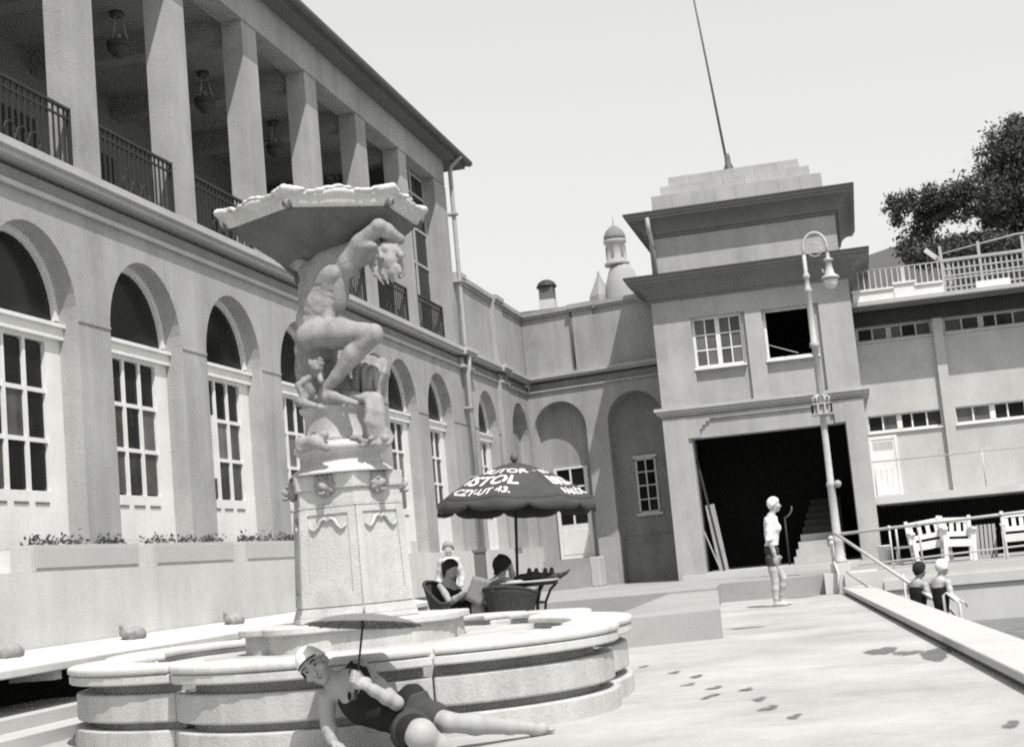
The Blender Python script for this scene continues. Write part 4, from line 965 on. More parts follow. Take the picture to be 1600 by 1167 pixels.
for i in range(3):
    for s_ in (1, -1): S.ell(sp[1]+upv*(.205-.095*i)+fr*(.135-.004*i)+across*s_*.055, (.050, .024, .042), (across, fr, upv), .022)
S.ell(sp[1]+fr*.165-upv*.085, (.19, .035, .014), (across, fr, upv+fr*.3), .012, True); S.ell(sp[2]+fr*.175+upv*.125, (.19, .035, .012), (across, fr, upv), .014, True)
S.ell(sp[2]+fr*.185+upv*.03, (.011, .035, .24), (across, fr, upv), .014, True)
S.chain([shR, lerp(shR, elbR, .45)+A_((0, 0, .02)), elbR], [.105, .098, .068], .035); S.ell(lerp(shR, elbR, .5)-A_((-.01, .03, .035)), (.055, .055, .13), (nrm(np.cross(elbR-shR, (0, 0, 1))), (0, 0, 1), elbR-shR), .03)
S.chain([shR-A_((0, 0, .06)), lerp(shR, sp[3], .5)+across*-.06], [.09, .08], .04)
S.chain([elbR, lerp(elbR, wrR, .35), wrR], [.070, .074, .048], .02); S.ell(elbR, (.075, .07, .06), None, .02)
S.chain([wrR, haR], [.048, .052], .02)
for i in range(4): S.chain([haR+A_((.0, .03, -.045+.03*i)), haR+A_((-.06, .07, -.05+.03*i)), haR+A_((-.10, .06, -.05+.03*i))], [.018, .016, .013], .008)
S.chain([shL, elbL], [.098, .075], .03); S.chain([elbL, wrL], [.075, .055], .02); S.ell(wrL+A_((0, 0, .05)), (.07, .05, .07), None, .02)
S.chain([sp[4], neck, head], [.15, .115, .09], .05)
hd = nrm(head-neck)
S.ell(head, (.125, .135, .125), None, .02); S.ell(head+A_((.03, -.07, -.09)), (.085, .08, .10), None, .03)
S.cone(head+A_((-.02, -.135, -.01)), head+A_((.0, -.165, -.06)), .016, .024, .012)
for s_ in (-1, 1): S.ell(head+A_((-.012+.05*s_, -.125, .0)), (.022, .022, .014), None, .012, True)
rr = random.Random(5)
for i in range(46):
    t = rr.uniform(0, 2*math.pi); e = rr.uniform(-.8, 1)
    d = A_((math.cos(t)*math.sqrt(1-e*e), math.sin(t)*math.sqrt(1-e*e), e))
    if d[1] < -.55 and e < .4: continue
    c = head+d*.125+A_((.01, 0, -.03)); S.chain([c, c+A_((rr.uniform(-.04, .05), rr.uniform(-.03, .03), rr.uniform(-.08, -.03))), c+A_((rr.uniform(-.04, .06), rr.uniform(-.03, .03), rr.uniform(-.16, -.08)))], [.034, .026, .012], .010)
for i in range(9):
    c = head+A_((-.08+.025*i, -.10+.01*(i % 3), -.15)); S.chain([c, c+A_((rr.uniform(-.02, .03), -.01, -.05)), c+A_((rr.uniform(-.03, .05), 0, -.10-.05*(i % 2)))], [.032, .024, .010], .01)
S.chain([hipR, lerp(hipR, knee, .45)+A_((0, 0, .03)), lerp(hipR, knee, .85), knee], [.150, .135, .098, .084], .04); S.ell(lerp(hipR, knee, .45)-A_((0, 0, .06)), (.19, .09, .07), (knee-hipR, (0, 1, 0), (0, 0, 1)), .03)
S.ell(lerp(hipR, knee, .4)+A_((0, -.07, .02)), (.2, .06, .07), (knee-hipR, (0, 1, 0), (0, 0, 1)), .03)
S.ell(knee, (.082, .078, .09), None, .02); S.ell(knee+A_((.02, -.05, .0)), (.04, .035, .045), None, .015); S.chain([knee-A_((0, 0, .03)), lerp(knee, ank, .35)+A_((-.03, 0, .0)), lerp(knee, ank, .75), ank], [.074, .094, .062, .052], .025)
S.ell(lerp(knee, ank, .38)+A_((-.06, .02, .02)), (.055, .065, .15), (np.cross(knee-ank, (0, 1, 0)), (0, 1, 0), knee-ank), .03); S.cone(lerp(knee, ank, .1)+A_((.01, -.06, 0)), lerp(knee, ank, .9)+A_((.0, -.035, 0)), .022, .018, .02)
S.chain([heel, lerp(heel, toe, .5)+A_((0, 0, .03)), toe], [.052, .05, .030], .025); S.chain([ank, lerp(heel, toe, .35)], [.052, .05], .02)
for i in range(5): p = toe+A_((-.012*i, .030*(i-1), -.005)); S.cone(lerp(heel, toe, .75)+A_((0, .026*(i-1), .01)), p, .024, .018-.001*i, .008)
kneeL = q_(522, 604, .16); S.chain([hipL, lerp(hipL, kneeL, .5)+A_((-.05, 0, 0)), kneeL], [.15, .13, .10], .04); S.chain([kneeL, q_(474, 610, .26)], [.095, .06], .03)
S.ell(q_(482, 578, .12), (.13, .14, .22), None, .05); S.ell(q_(524, 585, .18), (.17, .11, .20), None, .05); S.ell(q_(540, 612, .14), (.24, .14, .12), None, .04)
for i in range(6): a_0 = q_(466+5*i, 548+3*(i % 2), .04-.03*(i % 3)); S.chain([a_0, q_(472+6*i, 585, -.02), q_(476+7*i, 615, .0)], [.03, .035, .03], .02)
S.field(.06)
part('figure', nets(S.S, S.lo, S.h, 'figure'), 'statue', st)
# drapery, shell and small child beside the leg
S = SDF(.0125); rr = random.Random(11)
S.ell(q_(586, 592, .20), (.12, .10, .25), None, .03); S.ell(q_(598, 578, .14), (.07, .10, .12), None, .02)
for i in range(15):                       # hanging folds, fanning out from under the knee
    u = i/14; a = q_(562+41*u, 553+14*u+4*(i % 2), .10+.05*(i % 2)-.06*u); b = q_(552+44*u+rr.uniform(-4, 4), 622+rr.uniform(-8, 10)-10*u, .04+.04*(i % 2)-.04*u)
    S.chain([a, lerp(a, b, .35)+A_((rr.uniform(-.03, .03), -.05, 0)), lerp(a, b, .7)+A_((rr.uniform(-.04, .04), -.03, 0)), b], [.024, .032, .028, .018], .008)
for i in range(9): a = q_(540+5.5*i, 622+rr.uniform(-4, 4), -.08+.05*rr.random()); S.ell(a, (.06, .07, rr.uniform(.03, .05)), None, .02)
for i in range(8): a = q_(574+2.8*i, 622, -.10+.04*(i % 2)); b = q_(578+3.0*i+rr.uniform(-2, 2), 678+rr.uniform(-8, 8), -.17); S.chain([a, lerp(a, b, .4)+A_((rr.uniform(-.02, .02), -.03, 0)), lerp(a, b, .75)+A_((rr.uniform(-.02, .02), -.03, 0)), b], [.034, .034, .036, .034], .018)
S.ell(q_(588, 655, -.08), (.10, .08, .17), None, .03); S.ell(q_(594, 680, -.16), (.12, .08, .08), None, .03)
for i in range(20): c = q_(556+2.8*i+rr.uniform(-3, 3), 690+rr.uniform(-7, 7), -.24+.02*(i % 4)); S.ell(c, (rr.uniform(.03, .05), .03, rr.uniform(.02, .035)), None, .012)
S.field(.05); part('drapery', nets(S.S, S.lo, S.h, 'drapery'), 'statue', st)
S = SDF(.0125)
h_ = q_(494, 574, -.26); b_ = q_(482, 604, -.22)
S.ell(h_, (.068, .07, .075), None, .015); S.ell(h_+A_((.02, -.055, -.02)), (.03, .03, .03), None, .015)
for i in range(14): t = rr.uniform(0, 6.28); e = rr.uniform(-.2, 1); S.ell(h_+A_((math.cos(t)*.06, math.sin(t)*.06, .02+.055*e)), (.024, .024, .022), None, .008)
S.ell(b_, (.075, .07, .11), (nrm((1, 0, .5)), (0, 1, 0), nrm((-.5, 0, 1))), .03); S.chain([h_-A_((.04, 0, .07)), q_(466, 602, -.3), q_(474, 622, -.3)], [.034, .030, .02], .015); S.chain([b_-A_((.02, 0, .08)), q_(468, 628, -.3), q_(492, 634, -.32)], [.05, .042, .03], .02); S.chain([h_-A_((-.02, 0, .07)), q_(502, 596, -.3)], [.032, .024], .015)
S.field(.05); part('child_figure', nets(S.S, S.lo, S.h, 'child_figure'), 'statue', st)
S = SDF(.0125)
for i in range(16): c = q_(468+2.6*i+rr.uniform(-3, 3), 700-1.2*i+rr.uniform(-6, 4), -.36+.02*(i % 3)); S.ell(c, (.05, .04, rr.uniform(.025, .05)), None, .015)
S.chain([q_(470, 692, -.34), q_(490, 690, -.40), q_(510, 700, -.42)], [.055, .06, .035], .02)
S.field(.05); part('sea_creature', nets(S.S, S.lo, S.h, 'sea_creature'), 'statue', st)
# --- the bowl: six-sided scalloped basin
HC = np.array((-4.72, 13.25)); HR = .93; HA0 = math.radians(-150)
bo = thing('fountain_bowl', 'wide six sided stone bowl with a pale scalloped rim held above the statue', 'bowl', (HC[0], HC[1], 4.0))
def hexring(R, z, n=12, wav=0.0, zw=0.0, ph=0):
    out = []
    for k in range(6):
        a = A_((math.cos(HA0+math.pi/3*k), math.sin(HA0+math.pi/3*k))); b = A_((math.cos(HA0+math.pi/3*(k+1)), math.sin(HA0+math.pi/3*(k+1))))
        for i in range(n):
            u = i/n; p = a*(1-u)+b*u; w_ = 1+wav*(math.cos(2*math.pi*u*2)); e = math.exp(-min(u, 1-u)**2/.004)
            p = p*(w_+.035*e*(1 if wav else 0)); out.append((HC[0]+p[0]*R*.945, HC[1]+p[1]*R*.945, z+zw*(math.cos(4*math.pi*u))+zw*1.2*e))
    return out
def rings(mb, L, smooth=True, close=True):
    n = len(L[0]); v = [p for r in L for p in r]; f = [(i*n+k, i*n+(k+1) % n, (i+1)*n+(k+1) % n, (i+1)*n+k) for i in range(len(L)-1) for k in range(n)]
    if close: f += [tuple(range(n))[::-1], tuple((len(L)-1)*n+k for k in range(n))]
    return mb.add(v, f, smooth)
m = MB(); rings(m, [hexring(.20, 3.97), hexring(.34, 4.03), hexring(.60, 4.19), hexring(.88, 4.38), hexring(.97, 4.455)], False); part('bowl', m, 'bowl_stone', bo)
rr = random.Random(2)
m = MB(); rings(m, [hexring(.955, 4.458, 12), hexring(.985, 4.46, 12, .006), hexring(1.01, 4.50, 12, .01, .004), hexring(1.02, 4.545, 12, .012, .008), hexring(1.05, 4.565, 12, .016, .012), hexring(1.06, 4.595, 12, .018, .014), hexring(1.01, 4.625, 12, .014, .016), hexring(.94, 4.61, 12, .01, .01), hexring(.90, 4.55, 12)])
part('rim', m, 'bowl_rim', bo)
S = SDF(.012)
for k in range(6):                      # shell knobs on corners and sides
    a = HA0+math.pi/3*k; c = A_((HC[0]+1.08*HR*math.cos(a), HC[1]+1.08*HR*math.sin(a), 4.60))
    for i in range(5): t = a+(i-2)*.045; S.ell(c+A_((-.03*abs(i-2)*math.cos(a)+math.sin(a)*-(i-2)*.045, -.03*abs(i-2)*math.sin(a)+math.cos(a)*(i-2)*.045, .018-.008*abs(i-2))), (.045, .045, .04), None, .012)
    for i in range(9):
        u = .14+.09*i; b = HA0+math.pi/3*(k+1); p = A_((math.cos(a), math.sin(a)))*(1-u)+A_((math.cos(b), math.sin(b)))*u
        S.ell((HC[0]+p[0]*1.05*HR, HC[1]+p[1]*1.05*HR, 4.615+.02*math.cos(4*math.pi*u)+rr.uniform(-.008, .008)), (.05+rr.uniform(-.01, .02), .04, .024), (A_((-math.sin((a+b)/2), math.cos((a+b)/2), 0)), A_((math.cos((a+b)/2), math.sin((a+b)/2), 0)), (0, 0, 1)), .012)
S.field(.04); part('shell_ornament', nets(S.S, S.lo, S.h, 'shell_ornament'), 'bowl_rim', bo)
for k in range(6):
    a = HA0+math.pi/3*k; c = A_((HC[0]+.97*HR*math.cos(a), HC[1]+.97*HR*math.sin(a), 4.49)); d = A_((math.cos(a), math.sin(a), -.1)); m = MB(); m.tube([c, c+d*.07], [.05, .042], 10); part('spout', m, 'bowl_stone', bo)
S = SDF(.0125)
S.chain([A_((HC[0]-.22, HC[1]-.05, 3.98)), A_((HC[0]-.08, HC[1]-.05, 4.03)), A_((HC[0]+.1, HC[1], 4.0))], [.10, .17, .16], .05); S.chain([elbL, (HC[0]-.26, HC[1]-.02, 4.02)], [.05, .07], .03)
S.field(.05); part('bowl_stem', nets(S.S, S.lo, S.h, 'bowl_stem'), 'bowl_stone', bo)

# the pedestal group stands on the middle of the basin floor: slightly smaller than first laid out, and nearer
KF = .94
for o_ in (ip, st, bo):
    L0 = Vector(o_.location); o_.scale = (KF, KF, KF); o_.location = Vector((L0.x*KF, L0.y*KF, CAMH+(L0.z-CAMH)*KF-(.03 if o_ is bo else 0)))
# ================================================================== LAMP POST, RAILS
lx, ly = -.46, 27.05; LBZ = .52
pd = MB(); pd.box(lx-.30, lx+.62, ly-.32, ly+.30, .0, PZ+.02); pd.box(lx-.17, lx+.17, ly-.19, ly+.17, PZ+.02, LBZ)
pd.box(lx+.63, lx+.9, ly-.32, ly+.3, .0, PZ-.06)
single('lamp_plinth', pd, 'pool_wall', 'pale stone block carrying the foot of the tall lamp post', 'plinth', bevel=.01)
lp = thing('lamp_post', 'tall pale iron lamp post with hooked top and hanging bell lantern at the pool corner', 'lamp post', (lx, ly, LBZ))
m = MB(); m.lathe((lx, ly, LBZ), [(.13, 0), (.13, .05), (.095, .09), (.088, .35), (.10, .38), (.10, .42), (.076, .46), (.068, 1.35), (.082, 1.38), (.082, 1.43), (.060, 1.46), (.053, 3.88), (.085, 3.9), (.085, 3.97), (.06, 4.0), (.052, 4.9), (.07, 4.92), (.07, 4.97), (.045, 5.0), (.042, 5.15), (.065, 5.18), (.06, 5.24), (.036, 5.27), (.034, 5.6)], 16); part('post', m, 'lamp_iron', lp)
hw = .21; top = LBZ+5.6; m = MB()
pts = [(lx, ly, top-.05)]+[(lx+hw-hw*math.cos(a), ly, top+.12+.27*math.sin(a)) for a in np.linspace(0, math.pi, 15)]+[(lx+2*hw, ly, top-.05)]
m.tube(pts, .028, 8); part('crook', m, 'lamp_iron', lp)
m = MB()
pts = [(lx+hw+.12*math.cos(a)*(1-.05*a), ly, top+.08+.13*math.sin(a)) for a in np.linspace(-2.6, 2.4, 14)]; m.tube(pts, .010, 5)
pts = [(lx+hw+.06+.05*math.cos(a), ly, top+.05+.05*math.sin(a)) for a in np.linspace(0, 4.5, 10)]; m.tube(pts, .008, 5)
part('scroll', m, 'lamp_iron', lp)
ex, ez = lx+2*hw, top-.10
m = MB(); m.lathe((ex, ly, ez), [(.02, .12), (.035, .05), (.03, .0), (.085, -.03), (.09, -.06), (.05, -.07), (.065, -.20), (.085, -.30), (.16, -.36), (.17, -.39), (.12, -.40)], 18); part('lantern', m, 'lamp_iron', lp)
lo = lp.children[-1]
m = MB(); m.lathe((ex, ly, ez), [(.125, -.402), (.128, -.44), (.11, -.52), (.06, -.57), (.02, -.58)], 18); part('lantern_glass', m, 'lantern_glass', lo)
m = MB(); m.tube([(ex-.08, ly, ez-.26), (ex-.12, ly, ez-.26), (ex-.12, ly, ez-.20)], .012, 6); part('lantern_hook', m, 'lamp_iron', lo)
# bracket basket half way up
m = MB(); bz = LBZ+2.68
m.box(lx-.19, lx+.19, ly-.19, ly+.19, bz-.02, bz); m.box(lx-.17, lx+.17, ly-.17, ly+.17, bz+.16, bz+.18)
for a in (-.17, -.06, .06, .17):
    for b in (-.17, .17): m.box(lx+a-.015, lx+a+.015, ly+b-.015, ly+b+.015, bz, bz+.16); m.box(lx+b-.015, lx+b+.015, ly+a-.015, ly+a+.015, bz, bz+.16)
m.box(lx-.12, lx+.12, ly-.12, ly+.12, bz, bz+.14)
for k in range(6): a = math.pi/3*k; m.tube([(lx+.07*math.cos(a), ly+.07*math.sin(a), bz+.34), (lx+.15*math.cos(a), ly+.15*math.sin(a), bz+.29), (lx+.12*math.cos(a), ly+.12*math.sin(a), bz+.18)], .022, 6)
part('bracket_box', m, 'lamp_iron', lp)
m = MB(); m.sphere((lx+.12, ly-.05, LBZ+1.40), .068, 12, 8); m.tube([(lx+.04, ly, LBZ+1.36), (lx+.12, ly-.04, LBZ+1.40)], .035, 8); part('round_fitting', m, 'pipe_grey', lp)
# pipe along the post and the chain hanging from it
m = MB(); m.tube([(lx-.11, ly-.12, .95), (lx-.10, ly-.13, .55)], .035, 8); m.sphere((lx-.11, ly-.12, .97), .05, 10, 6); m.tube([(lx-.10, ly-.14, .55), (lx-.05, ly-.33, .35), (lx-.09, ly-.35, .02)], .028, 8); part('stand_pipe', m, 'pipe_paint', lp)
# rails round the pool
rl = thing('pool_railing', 'white tubular railing running from the lamp post along the far pool edge', 'railing', (2, YE, PZ))
m = MB(); ry = YE-.10; m.tube([(lx+.05, ly-.05, 1.03), (3.0, ry, 1.13), (9, ry, 1.13)], .027, 8); part('top_rail', m, 'pipe_paint', rl)
m = MB(); m.tube([(lx+.3, ry, .46), (3.0, ry, .56), (9, ry, .56)], .016, 8); part('lower_rail', m, 'pipe_paint', rl)
for x in (.45, .95, 2.35, 3.8, 5.3, 6.8):
    m = MB(); zt = 1.045+.03*min(x, 3)/1; zt = 1.03+(.10)*(x-lx)/3.46 if x < 3 else 1.13
    m.tube([(x, ry, PZ-.05), (x, ry, zt)], .018, 8); m.sphere((x, ry, zt+.005), .042, 10, 6); part('rail_post', m, 'pipe_paint', rl)
hl = thing('pool_handrail', 'white sloping pipe handrail going down into the pool corner', 'handrail', (.2, 26, .3))
pa = onY(1303, 832, 26.8); pb = onY(1462, 938, 23.2); pc = onY(1322, 893, 26.5); p2 = onY(1386, 938, 24.6)
m = MB(); m.tube([pa, pb], .028, 8); part('top_rail', m, 'pipe_paint', hl)
m = MB(); m.tube([pc, p2], .016, 8); part('lower_rail', m, 'pipe_paint', hl)
for (x, y, yy, Y) in ((1411, 896, 960, 24.4), (1462, 938, 975, 23.2)):
    a = onY(x, y, Y); m = MB(); m.tube([a, (a[0], a[1], -1.2)], .018, 8); part('rail_post', m, 'pipe_paint', hl)
hg = thing('ladder_rail', 'short white curved grab rail standing in the pool beside the bather', 'handrail', onY(1498, 950, 22.6))
a = onY(1474, 930, 22.7); b = onY(1499, 942, 22.5); m = MB(); m.tube([(a[0], a[1], -1.1), tuple(a), (a[0]+.05, a[1], a[2]+.03), tuple(b), (b[0], b[1], -1.1)], .022, 8); part('rail', m, 'pipe_paint', hg)
# ================================================================== GARDEN BENCHES ON THE WALKWAY, BUCKET
def garden_bench(x, y, rot, tilt, lb, w=.85):
    t = thing('garden_bench', lb, 'bench', (x, y, PZ), 'white slatted garden benches on the pool terrace')
    R = Matrix.Rotation(rot, 3, 'Z') @ Matrix.Rotation(tilt, 3, 'Y')
    def fin(mb): return mb.map(lambda p: tuple(R @ Vector(p)+Vector((x, y, PZ))))
    for sx in (-w/2+.035, w/2-.035):
        m = MB(); m.bar((sx, .25, 0), (sx, .29, .84), .07, .06, (1, 0, 0)); part('leg', fin(m), 'white_paint', t)
        m = MB(); m.box(sx-.035, sx+.035, -.25, -.19, 0, .58); part('leg', fin(m), 'white_paint', t)
        m = MB(); m.box(sx-.045, sx+.045, -.30, .26, .58, .62); part('arm', fin(m), 'white_paint', t)
    for k in range(5): m = MB(); m.box(-w/2+.001, w/2-.001, -.24+.095*k, -.165+.095*k, .38, .405); part('seat_slat', fin(m), 'white_paint', t)
    m = MB(); m.box(-w/2+.07, w/2-.07, -.245, -.22, .27, .378); part('apron', fin(m), 'white_paint', t)
    for z in (.50, .76): m = MB(); m.bar((-w/2+.07, .28+.03*(z-.5), z), (w/2-.07, .28+.03*(z-.5), z), .04, .09); part('back_rail', fin(m), 'white_paint', t)
    for k in range(4): xx = -w/2+.10+(w-.20)*k/3; m = MB(); m.bar((xx, .285, .545), (xx, .293, .72), .075, .025, (0, 1, 0)); part('back_slat', fin(m), 'white_paint', t)
    return t
garden_bench(1.22, 29.0, .12, -.10, 'white slatted garden bench standing askew, left of the pair beside the dark undercroft', .68)
garden_bench(1.66, 28.55, .08, .06, 'white slatted garden bench with tall open back, right of the tilted pair', .58)
garden_bench(2.78, 28.7, -.10, .0, 'white slatted garden bench at the right picture edge, behind the railing', .6)
garden_bench(3.4, 28.2, -.2, .0, 'white slatted garden bench cut by the right picture edge, nearest the pool', .7)
m = MB()
for k in range(6): m.bar((1.98+.075*k, 29.0, PZ), (2.01+.075*k, 29.12, PZ+.62), .055, .03, (0, 1, 0))
for z in (.12, .5): m.box(1.97, 2.43, 29.13, 29.16, PZ+z, PZ+z+.05)
single('slatted_crate', m, 'wood_grey', 'grey slatted wooden panel leaning between the white garden benches', 'crate')
m = MB(); m.lathe((.36, 30.3, PZ), [(.10, 0), (.125, .36), (.135, .37), (.135, .39)], 16); single('bucket', m, 'white_paint', 'small white bucket standing beside the right pier of the tower', 'bucket')
m = MB(); m.box(.55, 1.0, 29.9, 30.2, PZ+.30, PZ+.34)
for a in (.58, .93): m.box(a, a+.04, 29.93, 30.17, PZ, PZ+.30)
single('low_stool', m, 'wood_grey', 'low grey plank stool in the shade of the undercroft', 'stool')
m = MB(); m.tube([(.62, 29.6, PZ), (.62, 29.6, 1.08)], .022, 8); m.lathe((.62, 29.6, PZ), [(.09, 0), (.08, .03), (.03, .05)], 12); single('stake', m, 'pipe_paint', 'thin pale upright stake standing beside the white bucket', 'post')
# ================================================================== SUNSHADE, TABLE, CHAIRS
ux, uy = -4.64, 19.5
um = thing('sun_umbrella', 'big dark canvas umbrella painted with white advertising letters and scalloped valance', 'umbrella', (ux, uy, 0))
UT = Matrix.Translation((ux, uy, 0)) @ Matrix.Rotation(math.radians(3.2), 4, 'Y') @ Matrix.Rotation(math.radians(-2), 4, 'X')
def ut(p): return tuple(UT @ Vector(p))
m = MB(); m.tube([ut((0, 0, .0)), ut((0, 0, 2.44))], .020, 10); part('pole', m, 'wood_dark', um)
m = MB(); m.lathe((0, 0, 0), [(.02, 2.40), (.05, 2.44), (.055, 2.48), (.04, 2.52), (.01, 2.535)], 14); m.map(ut); part('finial', m, 'dark_metal', um)
RU = 1.09
def cprof(u): return (RU*u, 2.40-.12*u-.40*u**1.7)     # radius, height along a rib
def cpt(th, u, off=0):
    r, z = cprof(u); ph = (th/(math.pi/4)) % 1.0; sag = .035*u*math.sin(math.pi*ph)
    r2 = r*(1-.055*math.sin(math.pi*ph)*u); return (r2*math.cos(th)+off*.5*math.cos(th), r2*math.sin(th)+off*.5*math.sin(th), z-sag+off)
m = MB(); nt_, nu = 64, 14
v = [cpt(2*math.pi*i/nt_, .03+.97*j/nu) for j in range(nu+1) for i in range(nt_)]
m.add(v, [(j*nt_+i, j*nt_+(i+1) % nt_, (j+1)*nt_+(i+1) % nt_, (j+1)*nt_+i) for j in range(nu) for i in range(nt_)], True)
cm = m.map(ut); cn = part('canopy', cm, 'canvas', um); sdm = cn.modifiers.new('solid', 'SOLIDIFY'); sdm.thickness = .006
m = MB(); v = []; f = []
for i in range(nt_*2):
    th = 2*math.pi*i/(nt_*2); ph = (th/(math.pi/4)+.5) % 1.0; p = cpt(th, 1.0); L = .07+.10*math.sin(math.pi*ph)**.6; wv = .012*math.sin(th*9)
    v += [p, (p[0]*(1.012)+wv*math.cos(th), p[1]*1.012+wv*math.sin(th), p[2]-L*.5), (p[0]*1.015, p[1]*1.015, p[2]-L)]
N2 = nt_*2
for i in range(N2):
    j = (i+1) % N2; f += [(i*3, j*3, j*3+1, i*3+1), (i*3+1, j*3+1, j*3+2, i*3+2)]
m.add(v, f, True); m.map(ut); vl = part('valance', m, 'canvas', um); sdm = vl.modifiers.new('solid', 'SOLIDIFY'); sdm.thickness = .004
for k in range(8):
    th = math.pi/4*k; m = MB(); m.tube([ut(cpt(th, u, -.02)) for u in (.03, .3, .6, .98)], .009, 6); part('rib', m, 'wood_dark', um)
    m = MB(); m.tube([ut(cpt(th, u, .004)) for u in (.04, .2, .4, .6, .8, .99)], .007, 6); part('seam', m, 'canvas', um)
    m = MB(); m.tube([ut((0.02*math.cos(th), .02*math.sin(th), 1.75)), ut(cpt(th, .55, -.03))], .007, 6); part('strut', m, 'wood_dark', um)
# lettering wrapped onto the canopy
def letter(txt, th0, u0, h, name, spread=1.0, shear=.15):
    cu = bpy.data.curves.new('t', 'FONT'); cu.body = txt; cu.size = 1.0; cu.align_x = 'CENTER'; cu.offset = .022; cu.shear = shear; cu.resolution_u = 3
    ob = bpy.data.objects.new('t', cu); COL.objects.link(ob); dg = bpy.context.evaluated_depsgraph_get(); me = bpy.data.meshes.new_from_object(ob.evaluated_get(dg)); bpy.data.objects.remove(ob); bpy.data.curves.remove(cu)
    bm = bmesh.new(); bm.from_mesh(me); bmesh.ops.triangulate(bm, faces=bm.faces[:])
    for _ in range(2): bmesh.ops.subdivide_edges(bm, edges=[e for e in bm.edges if e.calc_length() > .12], cuts=1, use_grid_fill=False); bmesh.ops.triangulate(bm, faces=bm.faces[:])
    for v in bm.verts:
        uu = u0-(v.co.y-.35)*h/1.13; th = th0-.20+v.co.x*h*spread/(RU*u0); v.co = Vector(ut(cpt(th, uu, .006)))
    bm.to_mesh(me); bm.free(); me.name = name; o = part(name, me, 'letters', um); return o
TH = math.radians(-110)                                    # side turned to the camera
letter('BUTOR -', TH+.55, .40, .20, 'lettering', .98)
letter('BRISTOL', TH+.03, .635, .31, 'lettering', .95)
letter('R\u00c1K\u00d3CZY-UT 43.', TH-.01, .86, .17, 'lettering', 1.02)
TH2 = TH+math.radians(128)
letter('BUTOR -', TH2+.1, .40, .17, 'lettering', .92); letter('BRISTOL', TH2, .635, .30, 'lettering', .95); letter('R\u00c1K\u00d3CZY-UT 43.', TH2, .86, .17, 'lettering', 1.0)
TH3 = TH-math.radians(120)
letter('BUTOR -', TH3, .40, .17, 'lettering', .92); letter('BRISTOL', TH3, .635, .30, 'lettering', .95)
# table
tx, ty, tz = -4.42, 19.35, .80
tb = thing('garden_table', 'round pale topped garden table on curved dark legs under the umbrella', 'table', (tx, ty, 0))
m = MB(); m.lathe((tx, ty, tz), [(.44, -.03), (.47, -.025), (.475, -.005), (.47, .0)], 36); part('table_top', m, 'table_top', tb)
m = MB(); m.lathe((tx, ty, tz), [(.40, -.075), (.41, -.031)], 30); part('apron', m, 'wood_dark', tb)
for k in range(6):
    a = 2*math.pi*k/6+.25; c = lambda r, z: (tx+r*math.cos(a), ty+r*math.sin(a), z)
    m = MB(); m.tube([c(.40, tz-.05), c(.30, tz-.14), c(.22, tz-.30), c(.20, .35), c(.27, .15), c(.38, .0)], .018, 8); part('leg', m, 'wood_dark', tb)
m = MB(); m.lathe((tx, ty, .30), [(.21, -.02), (.235, 0), (.21, .02)], 24, True, False); m.lathe((tx, ty, .50), [(.20, -.015), (.22, 0), (.20, .015)], 24, True, False); part('ring', m, 'wood_dark', tb)
# knobbly bath toy on the table
S = SDF(.008); Yt = 19.25
def tq(x, y, d=0): return onY(x, y, Yt+d)
S.chain([tq(803, 905), tq(815, 902), tq(835, 900), tq(858, 902), tq(875, 899), tq(884, 895), tq(891, 889)], [.03, .045, .06, .055, .035, .02, .007], .02)
for x, y in ((827, 890), (838, 890), (852, 890), (862, 889)): S.cone(tq(x, y+8), tq(x, y), .036, .028, .015)
for x in (810, 845, 868): S.cone(tq(x, 903, -.05), tq(x, 908, -.09), .025, .02, .012)
S.field(.04); single('bath_toy', nets(S.S, S.lo, S.h, 'bath_toy'), 'rubber', 'dark knobbly bathing toy with upturned tail tip lying on the garden table', 'toy')
m = MB(); m.box(tx-.22, tx+.0, ty-.36, ty-.18, tz+.002, tz+.012); m.box(tx-.2, tx-.02, ty-.35, ty-.2, tz+.012, tz+.022); single('magazine', m, 'paper', 'pale folded magazine lying on the near edge of the garden table', 'magazine')
